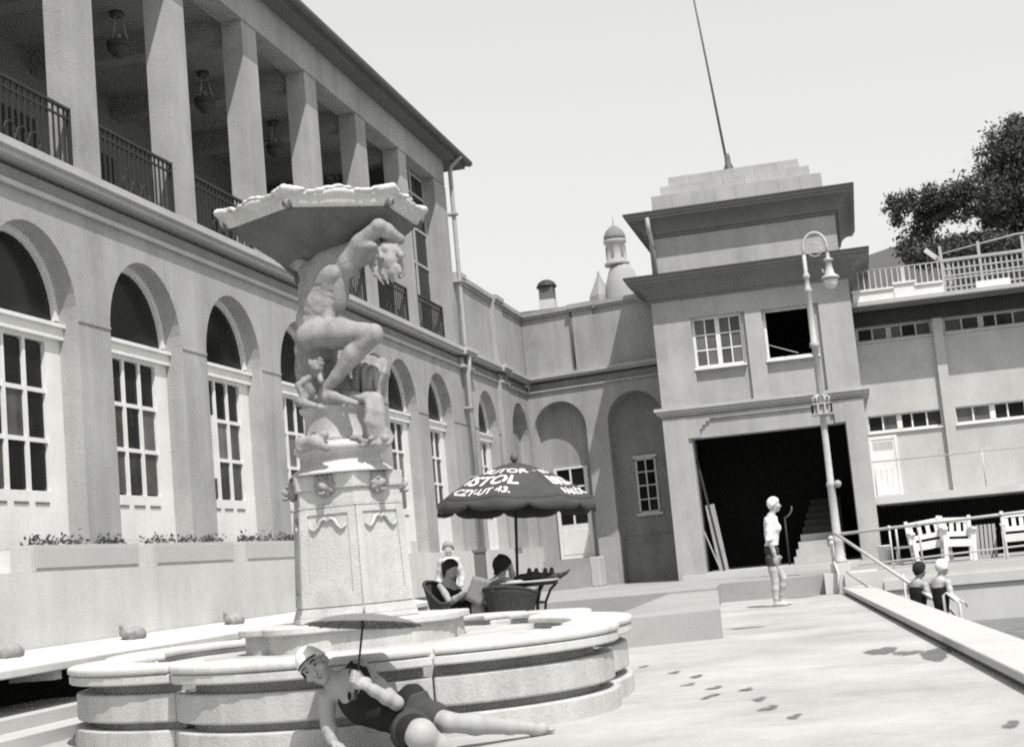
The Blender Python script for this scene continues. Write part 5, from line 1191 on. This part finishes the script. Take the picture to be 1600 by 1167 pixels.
# wicker armchairs
def wicker_chair(x, y, rot, lb, HT=.90, HB=.60):
    t = thing('wicker_chair', lb, 'chair', (x, y, 0), 'dark wicker armchairs round the garden table')
    c_, s_ = math.cos(rot), math.sin(rot)
    def fin(p): return (x+p[0]*c_-p[1]*s_, y+p[0]*s_+p[1]*c_, p[2])
    m = MB(); n = 22; H = lambda a: HB+(HT-HB)*max(0, math.cos(a))**.8      # seat faces -y locally, back at +y
    rows = 7; v = []
    for j in range(rows+1):
        for i in range(n+1):
            a = math.radians(-115+230*i/n); f = j/rows; r = .25+.07*f+.03*f*f; z = .30+(H(a)-.30)*f; v.append((r*math.sin(a), r*math.cos(a)*1.05, z))
    f_ = [(j*(n+1)+i, j*(n+1)+i+1, (j+1)*(n+1)+i+1, (j+1)*(n+1)+i) for j in range(rows) for i in range(n)]
    m.add(v, f_, True); m.map(fin); o = part('back', m, 'wicker', t); sd = o.modifiers.new('solid', 'SOLIDIFY'); sd.thickness = .02
    m = MB(); m.tube([fin(((.35)*math.sin(a), .35*1.05*math.cos(a), H(a))) for a in np.radians(np.linspace(-115, 115, 23))], .025, 8); part('rim', m, 'wicker', t)
    m = MB(); m.lathe((0, 0, .34), [(.27, -.03), (.29, 0), (.27, .03)], 22); m.map(fin); part('seat', m, 'wicker', t)
    for a in np.radians((-50, 50, 130, 230)): m = MB(); m.tube([fin((.24*math.sin(a), .24*math.cos(a), .32)), fin((.27*math.sin(a), .27*math.cos(a), 0))], .018, 8); part('leg', m, 'wicker', t)
    m = MB()
    for a in np.radians(np.linspace(-110, 110, 28)): m.tube([fin((.25*math.sin(a), .26*math.cos(a), .31)), fin((.235*math.sin(a), .245*math.cos(a), .05))], .008, 5)
    m.tube([fin((.237*math.sin(a), .247*math.cos(a), .06)) for a in np.radians(np.linspace(-110, 110, 20))], .014, 6)
    part('skirt', m, 'wicker', t)
    return t
wicker_chair(-5.48, 19.35, math.radians(75), 'dark wicker armchair of the woman reading, left of the table')
wicker_chair(-4.58, 19.0, math.radians(160), 'dark wicker armchair turned with its back to the camera, in front of the table', .76, .66)
# newspaper held open
npz = thing('newspaper', 'large grey newspaper held open by the seated woman', 'newspaper', tq(750, 915, -.25))
for a, b, c, d, nm in (((727, 936), (748, 948), (766, 906), (739, 899), 'page'), ((748, 948), (776, 922), (792, 896), (766, 906), 'page')):
    A, B, Cc, Dd = (tq(*a, -.30), tq(*b, -.42), tq(*c, -.46), tq(*d, -.34)) if a[0] == 727 else (tq(*a, -.42), tq(*b, -.20), tq(*c, -.25), tq(*d, -.46))
    m = MB(); N = 6; v = [A*(1-i/N)*(1-j/N)+B*(i/N)*(1-j/N)+Cc*(i/N)*(j/N)+Dd*(1-i/N)*(j/N)+np.array((0, .02*math.sin(math.pi*i/N), .0)) for j in range(N+1) for i in range(N+1)]
    m.add(v, [(j*(N+1)+i, j*(N+1)+i+1, (j+1)*(N+1)+i+1, (j+1)*(N+1)+i) for j in range(N) for i in range(N)], True); o = part(nm, m, 'newsprint', npz); sd = o.modifiers.new('solid', 'SOLIDIFY'); sd.thickness = .003
# short post by the wall
m = MB(); p0 = onY(752, 893, 26); m.box(p0[0]-.09, p0[0]+.09, 25.9, 26.08, .3, p0[2]+.35); m.box(p0[0]-.11, p0[0]+.11, 25.88, 26.1, p0[2]+.353, p0[2]+.40)
single('stone_post', m, 'far_dark', 'short dark grey post standing in front of the left wing wall', 'post')
# paving wear and painted shade: damp patches, footprints, dark marks
def patch(V, F, A, cx, cy, rx, ry, seed, z=.004, core=.6, sk=0.0):
    rr = random.Random(seed); n = 36; w1, w2, w3 = [rr.uniform(0, 6) for _ in range(3)]; o = len(V)
    V.append((cx, cy, z)); A.append(1.0)
    for rad, al in ((.45, 1.0), (core, .9), (.85, .5), (1.0, 0.0)):
        for k in range(n):
            q = 2*math.pi*k/n; f = rad*(1+.22*math.sin(2*q+w1)+.14*math.sin(3*q+w2)+.07*math.sin(7*q+w3)); V.append((cx+rx*math.cos(q)*f+sk*ry*math.sin(q)*f, cy+ry*math.sin(q)*f, z)); A.append(al)
    F += [(o, o+1+k, o+1+(k+1) % n) for k in range(n)]
    for j in range(3): F += [(o+1+j*n+k, o+1+(j+1)*n+k, o+1+(j+1)*n+(k+1) % n, o+1+j*n+(k+1) % n) for k in range(n)]
def wet_shade(name, V, F, A):
    me = bpy.data.meshes.new(name); me.from_pydata([tuple(map(float, v)) for v in V], [], F); at = me.attributes.new('wet_shade', 'FLOAT', 'POINT'); at.data.foreach_set('value', A); me.update(); return struct(name, me, 'wet_shade_mark')
V, F, A = [], [], []
p0 = onZ(1378, 1017, 0); patch(V, F, A, p0[0], p0[1], .13, .45, 1, .004, .85); p0 = onZ(1418, 1020, 0); patch(V, F, A, p0[0], p0[1], .12, .30, 4, .0045, .5); p0 = onZ(1462, 1022, 0); patch(V, F, A, p0[0], p0[1], .14, .6, 2, .005, .85)
wet_shade('damp_patch', V, F, A)
V, F, A = [], [], []
for k, (x, y) in enumerate(((1004, 1042), (1053, 1051), (1088, 1057), (1075, 1070), (1116, 1075), (1110, 1088), (1165, 1078), (1186, 1093), (1201, 1107), (1240, 1121), (1580, 1133))):
    c = onZ(x, y, 0); patch(V, F, A, c[0], c[1], .05, .085+.04*(k % 3), k+10, .004+.0003*k, .6, .15); patch(V, F, A, c[0]+.02, c[1]+.12, .03, .04, k+40, .0042+.0003*k)
wet_shade('wet_footprints', V, F, A)
V, F, A = [], [], []
a = onZ(1166, 981, 0); patch(V, F, A, a[0], a[1], .30, .13, 77, .004, .6); a = onZ(1255, 929, 0); patch(V, F, A, a[0], YE-.35, .42, .25, 78, .0045, .6)  # painted dark marks: shade along the terrace foot, dark line beside the wing
wet_shade('pavement_shade_mark', V, F, A)
# ================================================================== PEOPLE
def head_axes(f, u):
    u = nrm(u); f = nrm(A_(f)-u*(A_(f)@u)); return np.cross(f, u), f, u
def add_head(S, c, f, u, s=1.0):
    S.tag = 'head'; X, Fd, U = head_axes(f, u); L = lambda a, b, d: c+(X*a+Fd*b+U*d)*s
    S.ell(L(0, -.008, .02), (.073*s, .092*s, .095*s), (X, Fd, U), .02); S.ell(L(0, .028, -.05), (.052*s, .058*s, .062*s), (X, Fd, U), .03)
    S.ell(L(0, .062, -.092), (.022*s, .02*s, .018*s), (X, Fd, U), .02)
    S.cone(L(0, .082, .005), L(0, .103, -.032), .009*s, .013*s, .010); S.ell(L(0, .088, -.062), (.021*s, .009*s, .008*s), (X, Fd, U), .006)
    for q in (1, -1):
        S.ell(L(q*.031, .090, .010), (.017*s, .014*s, .011*s), (X, Fd, U), .012, True); S.ell(L(q*.031, .078, .008), (.013*s, .012*s, .010*s), (X, Fd, U), .006)
        S.ell(L(q*.075, -.005, -.012), (.012*s, .022*s, .032*s), (X, Fd, U), .008); S.ell(L(q*.045, .062, -.03), (.024*s, .024*s, .022*s), (X, Fd, U), .02)
    S.tag = ''; return X, Fd, U, L
def add_hand(S, w, d, n, curl=.5, side=1, s=1.0, fr=.0088):
    """w wrist, d along the hand, n palm normal, side: which way the thumb goes"""
    S.tag = 'arm'; d = nrm(d); n = nrm(A_(n)-d*(A_(n)@d)); x = np.cross(d, n)*side
    S.ell(w+d*.045*s, (.036*s, .052*s, .016*s), (x, d, n), .012)
    for i in range(4):
        o = (-.027+.018*i)*s; L = (.062, .078, .084, .074)[i]*s*(.95); b = w+d*.085*s+x*o
        a1 = curl*.6; p1 = b+(d*math.cos(a1)+n*math.sin(a1))*L*.5; a2 = curl*1.5; p2 = p1+(d*math.cos(a2)+n*math.sin(a2))*L*.33; a3 = curl*2.2; p3 = p2+(d*math.cos(a3)+n*math.sin(a3))*L*.25
        S.chain([b-d*.02*s, b, p1, p2, p3], [fr*1.15*s, fr*1.1*s, fr*s, fr*.92*s, fr*.8*s], .005)
    b = w+d*.025*s+x*.030*s; p1 = b+(d*.6+x*.75+n*.25)*.040*s; p2 = p1+(d*.85+x*.25+n*.45*curl)*.034*s
    S.chain([w+d*.01*s+x*.01*s, b, p1, p2], [.014*s, .013*s, .011*s, .009*s], .008); S.tag = ''
def limb(S, a, b, c, ra, rb, rc, bulge=None, k=.02):
    if ra < .06: S.tag = 'arm'
    S.chain([a, lerp(a, b, .5), b], [ra, ra*.55+rb*.5, rb], k); S.chain([b, lerp(b, c, .33), lerp(b, c, .75), c], [rb, rb*1.04 if bulge is None else bulge, rc*1.2, rc], k); S.tag = ''
def foot(S, an, he, to, s=1.0):
    S.chain([he, lerp(he, to, .5)+A_((0, 0, .01)), to], [.032*s, .034*s, .018*s], .015); S.chain([an, lerp(he, to, .28)], [.036*s, .034*s], .015)
    x = nrm(np.cross(to-he, (0, 0, 1)))
    for i in range(5): S.cone(lerp(he, to, .82)+x*(-.028+.014*i)*s, to+x*(-.030+.015*i)*s+nrm(to-he)*(.012-.004*abs(i-1))*s, .011*s, .0085*s, .004)
def torso(S, neck, pel, shL, shR, hipL, hipR, s=1.0, bust=.0, fr=None, mid=None):
    up = nrm(neck-pel); ac = nrm((shL-shR)); f = nrm(np.cross(ac, up)) if fr is None else nrm(fr); hac = nrm(hipL-hipR); H = np.linalg.norm(neck-pel)
    mid = lerp(pel, neck, .42) if mid is None else mid
    up2 = nrm(neck-mid); up1 = nrm(mid-pel)
    S.ell(lerp(mid, neck, .52), (.150*s, .100*s, H*.34), (ac, f, up2), .04); S.ell(mid, (.120*s, .090*s, H*.28), (nrm(ac+hac), f, up), .05)
    S.ell(pel+up1*.02, (.158*s, .112*s, .125*s), (hac, f, up1), .05)
    S.chain([shR, neck-up2*.03, shL], [.050*s, .060*s, .050*s], .04)
    if bust:
        for q in (1, -1): S.ell(lerp(mid, neck, .42)+f*.080*s+ac*q*.065*s, (.058*s, .055*s, .058*s), (ac, f, up2), .03)
    return ac, f, up
def clipped(S, t, reg, name, lo=None):
    B = S.alt(('arm', 'head')) if name in ('bathing_suit', 'skirt', 'pinafore') else S
    return nets(np.maximum(B.S-t, reg), S.lo, S.h, name)
def plane(S, p, n):          # positive beyond p along n
    X, Y, Z = S.grid(); n = nrm(n); return ((X-p[0])*n[0]+(Y-p[1])*n[1]+(Z-p[2])*n[2]).astype(np.float32)
def sph(S, p, r):
    X, Y, Z = S.grid(); return (np.sqrt((X-p[0])**2+(Y-p[1])**2+(Z-p[2])**2)-r).astype(np.float32)
def capsf(S, a, b, r):
    X, Y, Z = S.grid(); a = A_(a); ba = A_(b)-a; t = np.clip(((X-a[0])*ba[0]+(Y-a[1])*ba[1]+(Z-a[2])*ba[2])/(ba@ba), 0, 1)
    return (np.sqrt((X-a[0]-t*ba[0])**2+(Y-a[1]-t*ba[1])**2+(Z-a[2]-t*ba[2])**2)-r).astype(np.float32)
# ---- the reclining woman in front of the basin
YP = 8.55
def w_(x, y, d=0): return onY(x, y, YP+d)
rec = thing('person', 'person in dark suit and white bathing cap reclining on the ground under a parasol', 'person', (w_(600, 1150)[0], YP, 0))
S = SDF(.0065)
hc = w_(491, 1040, -.03); U_ = CU*.70-CR*.68; Fh = -CF*.96-CU*.10+CR*.06
nk = w_(531, 1066, .03); pel = w_(645, 1121, .03); sL = w_(563, 1043, .06); sR = w_(510, 1092, -.02); hL = w_(655, 1114, .05); hR = w_(634, 1138, -.04); midp = w_(592, 1101, .03)
frd = nrm(-CF*.9+CU*.30-CR*.1)
X, Fd, U, L = add_head(S, hc, Fh, U_, 1.08)
S.cone(hc-U*.06-Fd*.01, lerp(nk, sR, .1), .052, .056, .03)
ac, f, up = torso(S, nk, pel, sL, sR, hL, hR, .93, 1.0, frd, midp)
S.ell(lerp(midp, nk, .45)+frd*.05, (.13, .06, .12), (ac, frd, up), .04)
eR = w_(512, 1128, -.02); wR = w_(520, 1159, -.05); limb(S, sR, eR, wR, .048, .042, .030)
add_hand(S, wR, CR*.85-CF*.35-CU*.30, (0, 0, -1), .15, -1)
eL = w_(620, 1098, -.10); wL = w_(573, 1072, -.21); limb(S, sL, eL, wL, .046, .040, .028)
S.tag = 'arm'; grip = w_(558, 1062, -.22); hd_ = nrm(grip-wL)
pole_d = nrm(w_(568, 955, -.05)-w_(555, 1092, -.22)); pn = nrm(np.cross(hd_, pole_d)); pn = pn if pn@CF < 0 else -pn
S.ell(wL+hd_*.035, (.040, .045, .022), (pole_d, hd_, pn), .012)
for i in range(4):
    b = wL+hd_*.062+pole_d*(-.030+.020*i)+pn*.014; c1 = b+hd_*.030+pn*.012; c2 = c1+hd_*.016-pn*.022; c3 = c2-hd_*.022-pn*.010; S.chain([b, c1, c2, c3], [.0105, .0105, .010, .009], .005)
b = wL+hd_*.03+pole_d*.035; S.chain([b, b+hd_*.03+pole_d*.012+pn*.012, b+hd_*.055+pole_d*.002+pn*.016], [.013, .012, .010], .006)
S.tag = ''; kL = w_(700, 1128, -.10); aL = w_(828, 1137, .31); limb(S, hL, kL, aL, .083, .056, .036, .060, .03); foot(S, aL, w_(833, 1141, .33), w_(862, 1139, .43), 1.0)
kR = w_(658, 1147, -.52); aR = w_(742, 1202, -.30); limb(S, hR, kR, aR, .092, .078, .036, .060, .03); foot(S, aR, w_(748, 1208, -.28), w_(780, 1206, -.22), 1.0)
S.ell(kR-A_((0, .02, 0)), (.078, .075, .078), None, .04)
S.field(.06)
part('body', nets(S.S, S.lo, S.h, 'body'), 'skin_tan', rec)
neckline = sph(S, lerp(nk, midp, .16)+frd*.13, .118)
reg = np.maximum(plane(S, lerp(nk, midp, .02), up), -plane(S, pel-up*.135, up))
reg = np.maximum(reg, -neckline); reg = np.maximum(reg, -np.minimum(sph(S, sR-up*.01, .072), sph(S, sL-up*.01, .072))); reg = np.maximum(reg, -sph(S, hc, .15))
part('bathing_suit', clipped(S, .006, reg, 'bathing_suit'), 'suit_dark', rec)
thigh = np.minimum(capsf(S, hL+up*.05, lerp(hL, kL, .36), .135), capsf(S, hR+up*.05, lerp(hR, kR, .30), .135))
regk = np.maximum(thigh, plane(S, lerp(pel, midp, .22), up))
part('skirt', clipped(S, .017, regk, 'skirt'), 'suit_grey', rec)
cn_ = nrm(U*.92-Fd*.40); regc = np.maximum(-plane(S, hc+U*.030+Fd*.03, cn_), sph(S, hc+U*.03-Fd*.01, .135)); part('bathing_cap', clipped(S, .011, regc, 'bathing_cap'), 'cap_white', rec)
m = MB()
for q in (1, -1): m.sphere(L(q*.031, .0885, .008), (.010, .009, .006), 8, 6)
part('eye', m, 'hair_dark', rec)
m = MB()
for q in (1, -1): m.tube([L(q*.014, .094, .028), L(q*.032, .095, .035), L(q*.050, .082, .028)], .0045, 6)
m.tube([L(-.064, .06, .045), L(-.035, .088, .056), (L(0, .096, .060)), L(.035, .088, .056), L(.064, .06, .045)], .006, 6); m.tube([L(.066, .04, .02), L(.074, .02, -.02)], .010, 6)
part('brow', m, 'hair_dark', rec)
m = MB(); m.sphere(L(0, .0925, -.063), (.015, .005, .004), 8, 6); m.sphere(L(.010, .105, -.041), .004, 6, 4); m.sphere(L(-.010, .105, -.041), .004, 6, 4); part('mouth', m, 'wood_dark', rec)
m = MB(); c = lerp(nk, midp, .22)+frd*.115+ac*.07
for k in range(2):
    cc = w_(546+2*k, 1087-36*k, -.13); m.sphere(cc, (.012, .012, .028), 10, 8)
part('neck_clip', m, 'hair_dark', rec)
# ---- the parasol in her hand
pr = thing('paper_parasol', 'small flat grey parasol with dark thin handle held up by the reclining person', 'parasol', w_(558, 1062, -.22))
pb_, pt_ = w_(555, 1094, -.22), w_(568.5, 958, -.05); m = MB(); m.tube([pb_, lerp(pb_, pt_, .45), pt_], [.009, .007, .006], 8); m.tube([pb_, pb_+pole_d*.10], .012, 8); m.tube([pt_-pole_d*.09, pt_-pole_d*.03], .013, 8); part('handle', m, 'wood_dark', pr)
m = MB(); m.tube([pt_, pt_+pole_d*.055], [.008, .005], 8); part('finial', m, 'wood_grey', pr)
pdx = nrm(w_(655, 985)-w_(478, 961)); pdn = nrm(CU+CF*.25); pdx = nrm(pdx-pdn*(pdx@pdn)); pdy = np.cross(pdn, pdx); PR_ = .35; ctr = pt_-pdn*.0
def pp(a, u): r = PR_*u*(1-.045*abs(math.sin(a*8))); return ctr+(pdx*math.cos(a)+pdy*math.sin(a))*r-pdn*(.065*u*u+.004)
m = MB(); n, nu = 64, 6; v = [pp(2*math.pi*i/n, .02+.98*j/nu) for j in range(nu+1) for i in range(n)]; m.add(v, [(j*n+i, j*n+(i+1) % n, (j+1)*n+(i+1) % n, (j+1)*n+i) for j in range(nu) for i in range(n)], False); o = part('canopy', m, 'parasol_paper', pr); sd = o.modifiers.new('solid', 'SOLIDIFY'); sd.thickness = .003
for k in range(16): a = 2*math.pi*k/16; m = MB(); m.tube([pp(a, .03)-pdn*.006, pp(a, .5)-pdn*.006, pp(a, .99)-pdn*.005], .0028, 5); m.tube([pt_-pdn*.075, pp(a, .45)-pdn*.008], .0025, 5); part('rib', m, 'wood_grey', pr)
# ---- the walking woman
YW = 23.67
def a_(x, y, d=0): return onY(x, y, YW+d)
wk = thing('person', 'person in white bathing cap and short white jacket walking barefoot towards the tower door', 'person', (-1.41, YW, 0))
S = SDF(.009); hc = a_(1209, 788); up0 = A_((0.0, 0, 1))
X, Fd, U, L = add_head(S, hc, (.93, .1, -.12), (.06, 0, 1), 1.0)
nk = a_(1205, 806); pel = a_(1206, 862); sL = a_(1205, 816, .17); sR = a_(1203, 816, -.17); hL = a_(1207, 872, .09); hR = a_(1205, 872, -.09)
S.cone(hc-U*.06, nk, .048, .052, .03); torso(S, nk, pel, sL, sR, hL, hR, .95, 1.0, (1, 0, 0))
eR = a_(1202, 843, -.20); wR = a_(1211, 868, -.17); limb(S, sR, eR, wR, .045, .036, .026); add_hand(S, wR, (.12, .05, -1), (0, 1, 0), .5, 1, 1.0, .010)
eL = a_(1208, 842, .2); wL = a_(1213, 866, .17); limb(S, sL, eL, wL, .045, .036, .026); add_hand(S, wL, (.15, -.05, -1), (0, -1, 0), .5, -1, 1.0, .010)
kR = a_(1211, 908, -.07); aR = a_(1213, 943, -.06); limb(S, hR, kR, aR, .086, .054, .034, .056); foot(S, aR, A_((aR[0]-.03, aR[1], .034)), A_((aR[0]+.16, aR[1], .022)))
kL = a_(1224, 903, .10); aL = a_(1219, 937, .16); limb(S, hL, kL, aL, .086, .054, .034, .056); foot(S, A_((aL[0], aL[1], .09)), A_((aL[0]-.03, aL[1], .034)), A_((aL[0]+.16, aL[1], .022)))
S.field(.07)
part('body', nets(S.S, S.lo, S.h, 'body'), 'skin', wk)
bz = a_(1206, 852)[2]
reg = np.maximum(np.maximum(-plane(S, (0, 0, bz), up0), plane(S, nk-A_((0, 0, .01)), (0, 0, 1))), -sph(S, hc, .14))
reg = np.maximum(reg, -np.minimum(capsf(S, lerp(eR, wR, .2), wR-A_((0, 0, .2)), .07), capsf(S, lerp(eL, wL, .2), wL-A_((0, 0, .2)), .07)))
part('jacket', clipped(S, .022, reg, 'jacket'), 'cloth_white', wk)
reg = np.maximum(plane(S, (0, 0, bz+.02), up0), -plane(S, (0, 0, pel[2]-.22), up0))
part('bathing_suit', clipped(S, .007, reg, 'bathing_suit'), 'suit_grey', wk)
cn_ = nrm(U*.75-Fd*.66); part('bathing_cap', clipped(S, .012, np.maximum(-plane(S, hc+U*.012+Fd*.02, cn_), sph(S, hc+U*.02, .135)), 'bathing_cap'), 'cap_white', wk)
# ---- the two bathers in the pool
def bather(hx, hy, YQ, lb, dark, armpx, wy):
    t = thing('person', lb, 'person', onY(hx, wy, YQ))
    S = SDF(.010); P = lambda x, y, d=0: onY(hx+x, hy+y, YQ+d)
    hc = P(0, 0); X, Fd, U, L = add_head(S, hc, (.75, .65, -.1), (.05, 0, 1), 1.0)
    nk = P(-4, 19); pel = P(1, 84); f = nrm((.75, .65, 0)); ac = np.cross(f, (0, 0, 1.0)); ac = -ac   # left side
    ac = np.cross((0, 0, 1.0), f); sL = nk+ac*.165-A_((0, 0, .055)); sR = nk-ac*.165-A_((0, 0, .055)); hL = pel+ac*.09-A_((0, 0, .06)); hR = pel-ac*.09-A_((0, 0, .06))
    S.cone(hc-U*.06, nk, .048, .052, .03); torso(S, nk, pel, sL, sR, hL, hR, .98, 1.0, f)
    wR = P(*armpx, -.28); eR = lerp(sR, wR, .5)-A_((.03, 0, .07)); limb(S, sR, eR, wR, .045, .037, .027); add_hand(S, wR, (.8, .1, -.3), (0, 0, -1), .7, -1, 1.0, .011)
    eL = sL+A_((.08, .02, -.27)); wL = eL+A_((.16, .05, -.16)); limb(S, sL, eL, wL, .045, .037, .027); add_hand(S, wL, (.5, .1, -.8), (0, 0, -1), .6, 1, 1.0, .011)
    for h_ in (hL, hR): k = h_+A_((.06, .03, -.40)); a = k+A_((-.02, -.02, -.38)); limb(S, h_, k, a, .088, .055, .035, .057); foot(S, a, a+A_((-.03, 0, -.04)), a+A_((.13, .08, -.05)))
    S.field(.06); part('body', nets(S.S, S.lo, S.h, 'body'), 'skin' if not dark else 'skin_tan', t)
    reg = np.maximum(plane(S, nk-A_((0, 0, .09)), (-f[0]*.25, -f[1]*.25, 1) if not dark else (f[0]*.25, f[1]*.25, 1)), -plane(S, pel-A_((0, 0, .16)), (0, 0, 1)))
    reg = np.maximum(reg, -np.minimum(sph(S, sR, .07), sph(S, sL, .07)))
    part('bathing_suit', clipped(S, .008, reg, 'bathing_suit'), 'suit_dark', t)
    cn_ = nrm(U*.75-Fd*.66); part('hair' if dark else 'bathing_cap', clipped(S, .022 if dark else .014, np.maximum(-plane(S, hc+U*.0+Fd*.015, cn_), sph(S, hc+U*.02, .14)), 'cap'), 'hair_dark' if dark else 'cap_white', t)
    return t
bather(1472, 886, 22.9, 'person in white bathing cap and dark suit stepping down into the pool', False, (26, 52), 960)
bather(1437, 890, 23.7, 'person with dark hair and dark suit standing in the pool corner behind the handrail', True, (24, 44), 960)
# ---- the seated pair and the standing figure behind
YS = 19.35
def s_(x, y, d=0): return onY(x, y, YS+d)
st1 = thing('person', 'person with dark hair and bare arms seated in the wicker chair reading the newspaper', 'person', (s_(705, 930)[0], YS, 0))
S = SDF(.009); hc = s_(704, 889, -.02); X, Fd, U, L = add_head(S, hc, (.88, -.25, -.42), (.22, 0, 1), 1.0)
nk = s_(699, 908, .02); pel = s_(712, 958, .05); f = nrm((.95, -.25, .2)); ac = nrm(np.cross((0, 0, 1.0), f)); sL = nk+ac*.155-A_((0.01, 0, .06)); sR = nk-ac*.155-A_((0.01, 0, .06)); hL = pel+ac*.09; hR = pel-ac*.09
S.cone(hc-U*.06, nk, .048, .052, .03); torso(S, nk, pel, sL, sR, hL, hR, .98, 1.0, f)
wR = s_(728, 924, -.32); eR = s_(703, 941, -.22); limb(S, sR, eR, wR, .050, .042, .029); add_hand(S, wR, (.8, -.1, .35), (0, -1, 0), .9, 1, 1.0, .010)
wL = s_(740, 922, .0); eL = s_(722, 936, .12); limb(S, sL, eL, wL, .048, .040, .029); add_hand(S, wL, (.8, -.1, .35), (0, 1, 0), .9, -1, 1.0, .010)
for h_, o in ((hL, .08), (hR, -.06)): k = A_((h_[0]+.42, YS+o-.05, .50)); a = A_((k[0]+.04, YS+o-.06, .10)); limb(S, h_, k, a, .088, .058, .035, .057); foot(S, a, A_((a[0]-.03, a[1], .035)), A_((a[0]+.17, a[1], .024)))
S.field(.06); part('body', nets(S.S, S.lo, S.h, 'body'), 'skin_tan', st1)
reg = np.maximum(np.maximum(plane(S, nk-A_((0, 0, .05)), (f[0]*.5, f[1]*.5, 1)), -plane(S, (0, 0, .25), (0, 0, 1))), plane(S, A_((pel[0]+.28, 0, 0)), (1, 0, 0)))
reg = np.maximum(reg, -np.minimum(sph(S, sR, .072), sph(S, sL, .072)))
part('bathing_suit', clipped(S, .008, reg, 'bathing_suit'), 'suit_dark', st1)
cn_ = nrm(U*.78-Fd*.62); reg = np.maximum(-plane(S, hc+U*.004+Fd*.02, cn_), sph(S, hc+U*.01-Fd*.01, .155)); part('hair', clipped(S, .030, reg, 'hair'), 'hair_dark', st1)
st2 = thing('person', 'person with dark hair seen from behind resting head on raised hand at the table', 'person', (s_(785, 930)[0], YS-.2, 0))
S = SDF(.009); hc = s_(783, 884, -.15); X, Fd, U, L = add_head(S, hc, (.45, .85, -.15), (.15, 0, 1), 1.0)
nk = s_(780, 903, -.18); pel = s_(778, 952, -.22); f = nrm((.5, .85, .0)); ac = nrm(np.cross((0, 0, 1.0), f)); sL = nk+ac*.165-A_((0, 0, .05)); sR = nk-ac*.165-A_((0, 0, .05)); hL = pel+ac*.09; hR = pel-ac*.09
S.cone(hc-U*.06, nk, .048, .052, .03); torso(S, nk, pel, sL, sR, hL, hR, .98, .0, f)
wR = s_(796, 878, -.12); eR = s_(802, 906, -.06); limb(S, sR, eR, wR, .048, .038, .027); add_hand(S, wR, (-.5, 0, .9), (-1, 0, -.3), .5, 1, 1.0, .010)
eL = s_(764, 920, .0); wL = s_(775, 908, .12); limb(S, sL, eL, wL, .048, .038, .027); add_hand(S, wL, (.8, .4, 0), (0, 0, -1), .3, -1, 1.0, .010)
for h_, o in ((hL, -.05), (hR, .10)): k = h_+A_((.18+o, .38, .06)); a = A_((k[0], k[1]+.05, .10)); limb(S, h_, k, a, .088, .058, .035, .057); foot(S, a, A_((a[0], a[1]-.03, .035)), A_((a[0]+.03, a[1]+.17, .024)))
S.field(.06); part('body', nets(S.S, S.lo, S.h, 'body'), 'skin_tan', st2)
reg = np.maximum(np.maximum(plane(S, nk-A_((0, 0, .07)), (0, 0, 1)), -plane(S, (0, 0, .25), (0, 0, 1))), plane(S, A_((0, pel[1]+.22, 0)), (0, 1, 0)))
reg = np.maximum(reg, -np.minimum(sph(S, sR, .072), sph(S, sL, .072)))
part('bathing_suit', clipped(S, .010, reg, 'bathing_suit'), 'suit_dark', st2)
cn_ = nrm(U*.72-Fd*.68); reg = np.maximum(-plane(S, hc+U*.004+Fd*.02, cn_), sph(S, hc+U*.0-Fd*.01, .16)); part('hair', clipped(S, .032, reg, 'hair'), 'hair_dark', st2)
YG = 22.6
def g_(x, y, d=0): return onY(x, y, YG+d)
st3 = thing('person', 'person in dark pinafore with white sleeves standing behind the reader by the wall', 'person', (g_(700, 900)[0], YG, 0))
S = SDF(.010); hc = g_(700, 857, -.02); X, Fd, U, L = add_head(S, hc, (.2, -.8, -.55), (.05, -.2, 1), .95)
nk = g_(701, 872); pel = A_((nk[0], YG+.02, .78)); ac = A_((1.0, 0, 0)); sL = nk+ac*.125-A_((0, 0, .05)); sR = nk-ac*.125-A_((0, 0, .05)); hL = pel+ac*.08; hR = pel-ac*.08
S.cone(hc-U*.06, nk, .045, .05, .03); torso(S, nk, pel, sL, sR, hL, hR, .85, 0, (0, -1, 0))
for s1, q in ((sL, 1), (sR, -1)): e = s1+A_((.07*q, .02, -.24)); w = e+A_((-.02*q, -.10, -.20)); limb(S, s1, e, w, .042, .034, .025); add_hand(S, w, (0, -.2, -1), (-q, 0, 0), .4, q, .9, .010)
for h_ in (hL, hR): k = h_-A_((0, .02, .36)); a = A_((h_[0], YG, .08)); limb(S, h_, k, a, .075, .05, .033, .05); foot(S, a, a+A_((0, .03, -.045)), a+A_((0, -.16, -.055)))
S.field(.10); part('body', nets(S.S, S.lo, S.h, 'body'), 'skin', st3)
reg = np.maximum(np.maximum(plane(S, nk-A_((0, 0, .06)), (0, 0, 1)), -plane(S, (0, 0, .42), (0, 0, 1))), np.maximum(plane(S, nk+A_((.11, 0, 0)), (1, 0, .0)), -plane(S, nk-A_((.11, 0, 0)), (1, 0, .0))))
part('pinafore', clipped(S, .028, reg, 'pinafore'), 'suit_dark', st3)
reg = np.maximum(plane(S, nk+A_((0, 0, .01)), (0, -.5, 1)), -plane(S, (0, 0, nk[2]-.46), (0, 0, 1))); part('blouse', clipped(S, .016, reg, 'blouse'), 'table_top', st3)
m = MB(); m.sphere(nk+A_((0, -.07, -.03)), (.095, .055, .055), 14, 8); part('collar', m, 'cloth_white', st3)
cn_ = nrm(U*.75-Fd*.66); part('hair', clipped(S, .018, np.maximum(-plane(S, hc+U*.01+Fd*.02, cn_), sph(S, hc, .14)), 'hair'), 'bundle', st3)
